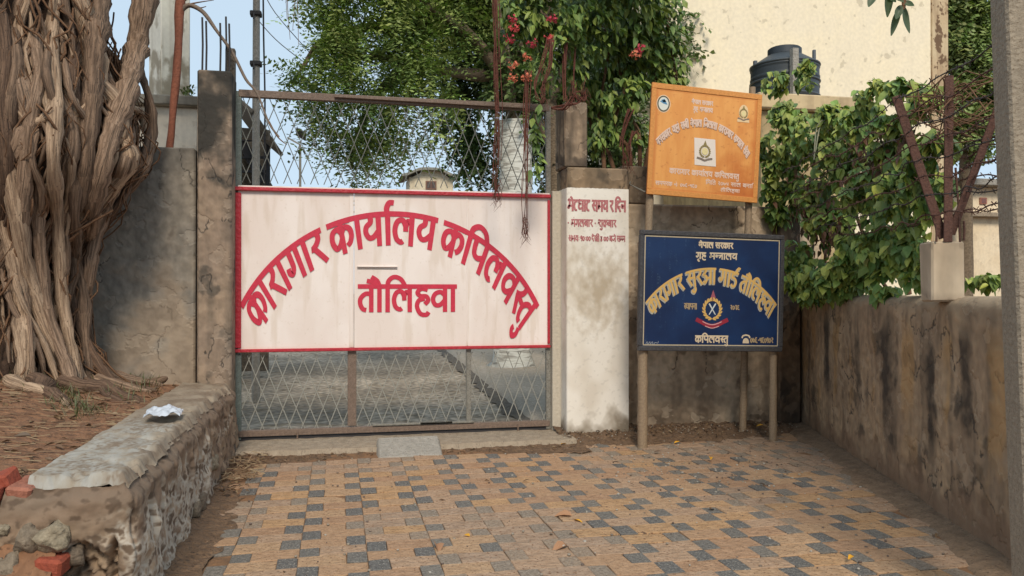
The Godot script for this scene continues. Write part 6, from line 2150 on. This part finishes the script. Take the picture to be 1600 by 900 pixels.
	for i in 420:
		var q: Array = [[1262, 320, 26, 44], [1300, 360, 30, 40], [1380, 250, 30, 40], [1420, 230, 22, 30], [1350, 260, 26, 40]][rng.randi() % 5]
		var px: float = q[0] + rng.randfn() * q[2] * 0.6
		var py: float = q[1] + rng.randfn() * q[3] * 0.6
		dead.append(turned(at(px, py, lerpf(8.5, 6.1, (px - 1250.0) / 190.0) - 0.12 + rng.randf_range(-0.15, 0.1)), rng.randf() * TAU, rng.randf_range(-1.5, -0.5), rng.randf_range(-0.8, 0.8), rng.randf_range(0.5, 1.0)))
	spread("dead_leaves", leaf_mesh(0.1, 0.05, 0.2, 0.7), M.leaf, dead, [Color(0.16, 0.07, 0.04), Color(0.1, 0.05, 0.03), Color(0.2, 0.1, 0.06), Color(0.12, 0.08, 0.04)], vine)
	# pale dry grass blades over the leaves
	for q in [[[1272, 250], [1276, 200], [1290, 188], [1303, 205]], [[1274, 240], [1282, 196], [1296, 196], [1308, 216]]]:
		var pl := []
		for k in q: pl.append(at(k[0], k[1], 7.9))
		limb(vine, "dry_stalk", pl, 0.007, 0.004, plain(rgb(150, 152, 130)), 5)


# ---------------------------------------------------------------- close to the camera
func near_things() -> void:
	# concrete electric pole, leaning, cut by the right edge of the picture
	var a := at(1605, 905, 3.55)
	var b := at(1571, -5, 3.55)
	var up := (b - a).normalized()
	var e1 := (right_dir * cos(0.26) - Vector3(look_dir.x, 0, look_dir.z).normalized() * sin(0.26)).normalized()
	e1 = (e1 - up * e1.dot(up)).normalized()
	var e3 := e1.cross(up).normalized()
	if e3.dot(look_dir) > 0: e3 = -e3
	var foot := a + up * (-a.y - 0.1) / up.y
	var head := a + up * (7.0 - a.y) / up.y
	var w := 0.22
	var pole := thing("concrete_pole", "leaning square concrete electric pole cut off by the right edge", "pole", foot)
	var mb := MB.new()
	mb.box(Transform3D(Basis(e1, up, e1.cross(up)), (foot + head) * 0.5 + e1 * w * 0.5 - e3 * w * 0.5), Vector3(w, foot.distance_to(head), w), 0.012)
	obj("shaft", mb, mottled(rgb(134, 122, 106), rgb(172, 158, 138), 0.35, 230, 0.93, 4.0, 0.03, 1.5, rgb(104, 92, 80)), pole)
	# reddish stem that hangs before the left wall, with a grey bough curving off to the right
	var t := 7.75
	var st := thing("bare_stem", "thin reddish bare stem hanging before the wall, with a grey curved branch", "branch", at(270, 305, t))
	limb(st, "stem", [at(286, -60, t), at(281, 10, t), at(277, 100, t), at(268, 200, t), at(264, 250, t), at(266, 304, t)], 0.045, 0.026, mottled(rgb(128, 76, 58), rgb(158, 98, 76), 0.3, 231, 0.9, 4.0), 9)
	limb(st, "branch", [at(282, 18, t), at(296, 8, t), at(318, 20, t), at(340, 50, t), at(364, 84, t), at(384, 124, t), at(402, 146, t), at(420, 192, t), at(436, 214, t)], 0.022, 0.008, mottled(rgb(104, 92, 82), rgb(136, 120, 106), 0.3, 232, 0.9, 4.0), 7)
	for q in [[[290, 8], [308, 4], [334, 0]], [[284, 4], [300, -6], [316, -14]], [[300, 6], [312, 12], [322, 10]], [[420, 190], [434, 214], [448, 226]]]:
		var pl := []
		for k in q: pl.append(at(k[0], k[1], t))
		limb(st, "twig", pl, 0.009, 0.004, M.stem_brown, 5)
	# sprig of large leaves hanging into the top of the picture
	t = 2.6
	var sp := thing("leafy_sprig", "sprig of large dark leaves hanging in at the top right", "twig", at(1400, 5, t))
	limb(sp, "twig", [at(1390, -420, t + 0.4), at(1400, -200, t), at(1408, -60, t), at(1412, 6, t), at(1408, 14, t)], 0.014, 0.004, M.stem_brown, 6)
	limb(sp, "twig", [at(1408, -60, t), at(1404, -20, t), at(1416, 4, t), at(1424, 6, t)], 0.006, 0.003, M.stem_brown, 6)
	var mats := green_mats([Color(0.035, 0.06, 0.022), Color(0.045, 0.075, 0.026), Color(0.06, 0.085, 0.04)], 4)
	for q in [[1406, 12, 1392, 56, 15], [1412, 10, 1421, 52, 14], [1408, 8, 1400, 30, 12], [1392, -22, 1386, 27, 19], [1370, -20, 1357, 11, 14], [1398, -4, 1412, 4, 12], [1412, 2, 1428, 9, 10], [1386, -12, 1400, 3, 12], [1440, -30, 1448, -4, 14], [1420, -50, 1440, -20, 16]]:
		var s := at(q[0], q[1], t)
		var e := at(q[2], q[3], t + rng.randf_range(-0.03, 0.03))
		var d := (e - s)
		var len_ := d.length()
		d = d.normalized()
		var nn := (-look_dir + right_dir * rng.randf_range(-0.5, 0.5)).normalized()
		var side := nn.cross(d).normalized()
		nn = d.cross(side)
		var lm := MB.new()
		var wid: float = q[4] * t / FOCAL
		lm.sheet(func(u: float, v: float) -> Vector3:
			var ww := wid * 0.5 * pow(sin(PI * pow(clampf(v, 0.0, 1.0), 0.8) * 0.97 + 0.03), 0.75)
			var x := (u - 0.5) * 2.0
			return s + d * len_ * v + side * x * ww + nn * (absf(x) * ww * 0.3 - 0.06 * len_ * sin(v * PI)), 6, 14)
		obj("leaf", lm, mats[rng.randi() % 4], sp)


func litter() -> void:
	var q := noise(1.0, 101, 4)
	# dry leaves and straw
	var places := []
	var cols := [Color(0.13, 0.075, 0.04), Color(0.18, 0.11, 0.055), Color(0.09, 0.055, 0.03), Color(0.24, 0.165, 0.09), Color(0.15, 0.085, 0.045)]
	for i in 900:
		var x := rng.randf_range(-4.6, -1.34)
		var z := rng.randf_range(0.4, 4.3)
		places.append(turned(Vector3(x, bed_height(x, z, q) + 0.008, z), rng.randf() * TAU, rng.randf_range(-0.3, 0.3), rng.randf_range(-0.6, 0.6), rng.randf_range(0.5, 1.1)))
	for i in 460:
		var x := rng.randf_range(2.2, 4.7)
		var z := 0.2 + absf(rng.randfn()) * 0.24
		places.append(turned(Vector3(x, 0.1 * (1.0 - z) + 0.012, z), rng.randf() * TAU, rng.randf_range(-0.3, 0.3), rng.randf_range(-0.6, 0.6), rng.randf_range(0.2, 0.6)))
	for i in 160:
		var x := rng.randf_range(-0.85, 2.2)
		var z := 0.76 + rng.randfn() * 0.08
		places.append(turned(Vector3(x, 0.02, z), rng.randf() * TAU, rng.randf_range(-0.3, 0.3), rng.randf_range(-0.6, 0.6), rng.randf_range(0.25, 0.6)))
	for i in 110:
		var z := rng.randf_range(0.6, 2.0)
		places.append(turned(Vector3(rng.randf_range(-0.86, -0.62), 0.035, z), rng.randf() * TAU, rng.randf_range(-0.3, 0.3), rng.randf_range(-0.6, 0.6), rng.randf_range(0.3, 0.8)))
	for i in 26:
		places.append(turned(Vector3(rng.randf_range(-0.3, 4.0), 0.012, rng.randf_range(1.0, 4.3)), rng.randf() * TAU, rng.randf_range(-0.2, 0.2), rng.randf_range(-0.6, 0.6), rng.randf_range(0.4, 0.9)))
	tag(spread("leaf_litter", leaf_mesh(0.085, 0.04, 0.0, 0.5), leafy(0.1), places, cols, self), "dry brown leaves scattered over the bed and along the walls", "leaf litter")
	var straw := []
	var sm := MB.new()
	sm.box(Transform3D.IDENTITY, Vector3(0.16, 0.004, 0.006), 0.0)
	for i in 900:
		var x := rng.randf_range(-4.2, -1.36)
		var z := rng.randf_range(1.6, 4.2)
		straw.append(turned(Vector3(x, bed_height(x, z, q) + 0.012, z), rng.randf_range(-0.7, 0.7), rng.randf_range(-0.1, 0.1), rng.randf_range(-0.12, 0.12), rng.randf_range(0.3, 1.1)))
	for i in 170:
		straw.append(turned(Vector3(rng.randf_range(-0.88, -0.6), rng.randf_range(0.02, 0.06), rng.randf_range(0.5, 1.6)), rng.randf() * TAU, rng.randf_range(-0.1, 0.3), rng.randf_range(-0.2, 0.2), rng.randf_range(0.4, 1.0)))
	tag(spread("straw", sm.mesh(), M.leaf, straw, [Color(0.36, 0.25, 0.15), Color(0.26, 0.17, 0.1), Color(0.44, 0.33, 0.2), Color(0.18, 0.1, 0.06)], self), "pale straw and twigs strewn on the tree bed soil", "straw")
	# grit and crumbs on the paving
	var grit := []
	var gm := MB.new()
	gm.stone(Transform3D.IDENTITY, Vector3(0.02, 0.012, 0.018), 5, 6, 4)
	for i in 620:
		var x := rng.randf_range(-0.7, 4.4)
		var z := rng.randf_range(0.9, 5.0)
		if rng.randf() < 0.55:
			x = 3.0 + rng.randfn() * 0.6
			z = 1.7 + rng.randfn() * 0.6
		if x > 4.94 - 0.3155 * (z - 0.24) - 0.1: continue
		grit.append(turned(Vector3(x, pave_height(x, z) + 0.003, z), rng.randf() * TAU, 0, 0, rng.randf_range(0.3, 1.1)))
	for i in 300:
		var x := rng.randf_range(2.2, 4.8)
		var z := 0.18 + absf(rng.randfn()) * 0.25
		grit.append(turned(Vector3(x, 0.1 * (1.0 - z) + 0.005, z), rng.randf() * TAU, 0, 0, rng.randf_range(0.25, 0.9)))
	tag(spread("grit", gm.mesh(), M.leaf, grit, [Color(0.32, 0.27, 0.21), Color(0.2, 0.15, 0.11), Color(0.45, 0.41, 0.35), Color(0.14, 0.1, 0.08)], self), "pebbles and grit scattered on the paving and by the walls", "grit")
	# short grass at the tree's foot
	var grass := []
	for i in 700:
		var c: Array = [[60, 622, 30], [30, 612, 24], [100, 630, 20], [185, 612, 24], [230, 600, 20], [130, 640, 20]][rng.randi() % 6]
		var p := on_y(c[0] + rng.randfn() * c[2], c[1] + rng.randfn() * 6.0, 0.68)
		if p.x > -1.36: continue
		grass.append(turned(Vector3(p.x, bed_height(p.x, p.z, q) - 0.005, p.z), rng.randf() * TAU, rng.randf_range(0.7, 1.5), 0, rng.randf_range(0.5, 1.3)))
	tag(spread("grass", leaf_mesh(0.1, 0.008, 0.0, 0.2), M.leaf, grass, [Color(0.08, 0.1, 0.03), Color(0.12, 0.12, 0.05), Color(0.16, 0.13, 0.07)], self), "sparse short grass at the foot of the banyan", "grass")
	# yellow fallen leaves
	var ym := plain(rgb(214, 158, 44), 0.7)
	var yl := 0
	var where := ["by the white pillar's foot", "by the back wall under the blue board", "under the middle of the blue board", "near the side wall at the lower right", "on the paving before the gate slab", "at the middle of the paving", "on the right half of the paving"]
	for p in [[876, 694], [1062, 690], [1128, 652], [1332, 868], [734, 838], [896, 812], [1110, 714]]:
		var c := on_y(p[0], p[1], 0.02)
		if yl == 2: c = Vector3(c.x * 0.97 + 0.1, 0.09, 0.45)
		var o := MeshInstance3D.new()
		o.mesh = leaf_mesh(0.075, 0.04, 0.0, 0.5)
		o.material_override = ym
		o.name = numbered("fallen_leaf")
		add_child(o)
		o.transform = turned(c, rng.randf() * TAU, 0.1, 0.2, rng.randf_range(0.8, 1.1))
		tag(o, "small yellow fallen leaf lying " + where[yl], "leaf", "yellow fallen leaves")
		yl += 1
	# larger dry leaves on the paving
	var dm := mottled(rgb(158, 112, 76), rgb(186, 140, 104), 0.06, 240, 0.8, 0.0)
	var i2 := 0
	for p in [[893, 806], [884, 852], [682, 850]]:
		var o := MeshInstance3D.new()
		o.mesh = leaf_mesh(0.12, 0.07, 0.2, 0.8)
		o.material_override = dm
		o.name = numbered("dry_leaf")
		add_child(o)
		o.transform = turned(on_y(p[0], p[1], 0.02), 1.2 + i2, 0.1, 0.3, 1.0)
		tag(o, ["curled tan dry leaf on the paving, farthest one", "curled tan dry leaf on the paving right of centre, nearest one", "curled tan dry leaf on the paving left of centre"][i2], "leaf", "curled dry leaves")
		i2 += 1
	# crumpled sheet of white plastic on the bed's edge
	var c := on_y(256, 645, 0.7)
	var pb := MB.new()
	var pn := noise(9.0, 241, 3)
	pb.sheet(func(u: float, v: float) -> Vector3:
		var x := (u - 0.5) * 0.22
		var z := (v - 0.5) * 0.3
		return c + Vector3(x + 0.1 * z, 0.035 * (1.0 - 4.0 * (u - 0.5) * (u - 0.5)) * (1.0 - 3.0 * (v - 0.5) * (v - 0.5)) + absf(pn.get_noise_2d(x * 0.7, z * 0.7)) * 0.05 - 0.012, z), 18, 18, true)
	tag(obj("plastic_bag", pb, plain(rgb(198, 204, 212), 0.4)), "crumpled white plastic bag lying on the retaining wall's inner edge", "bag")
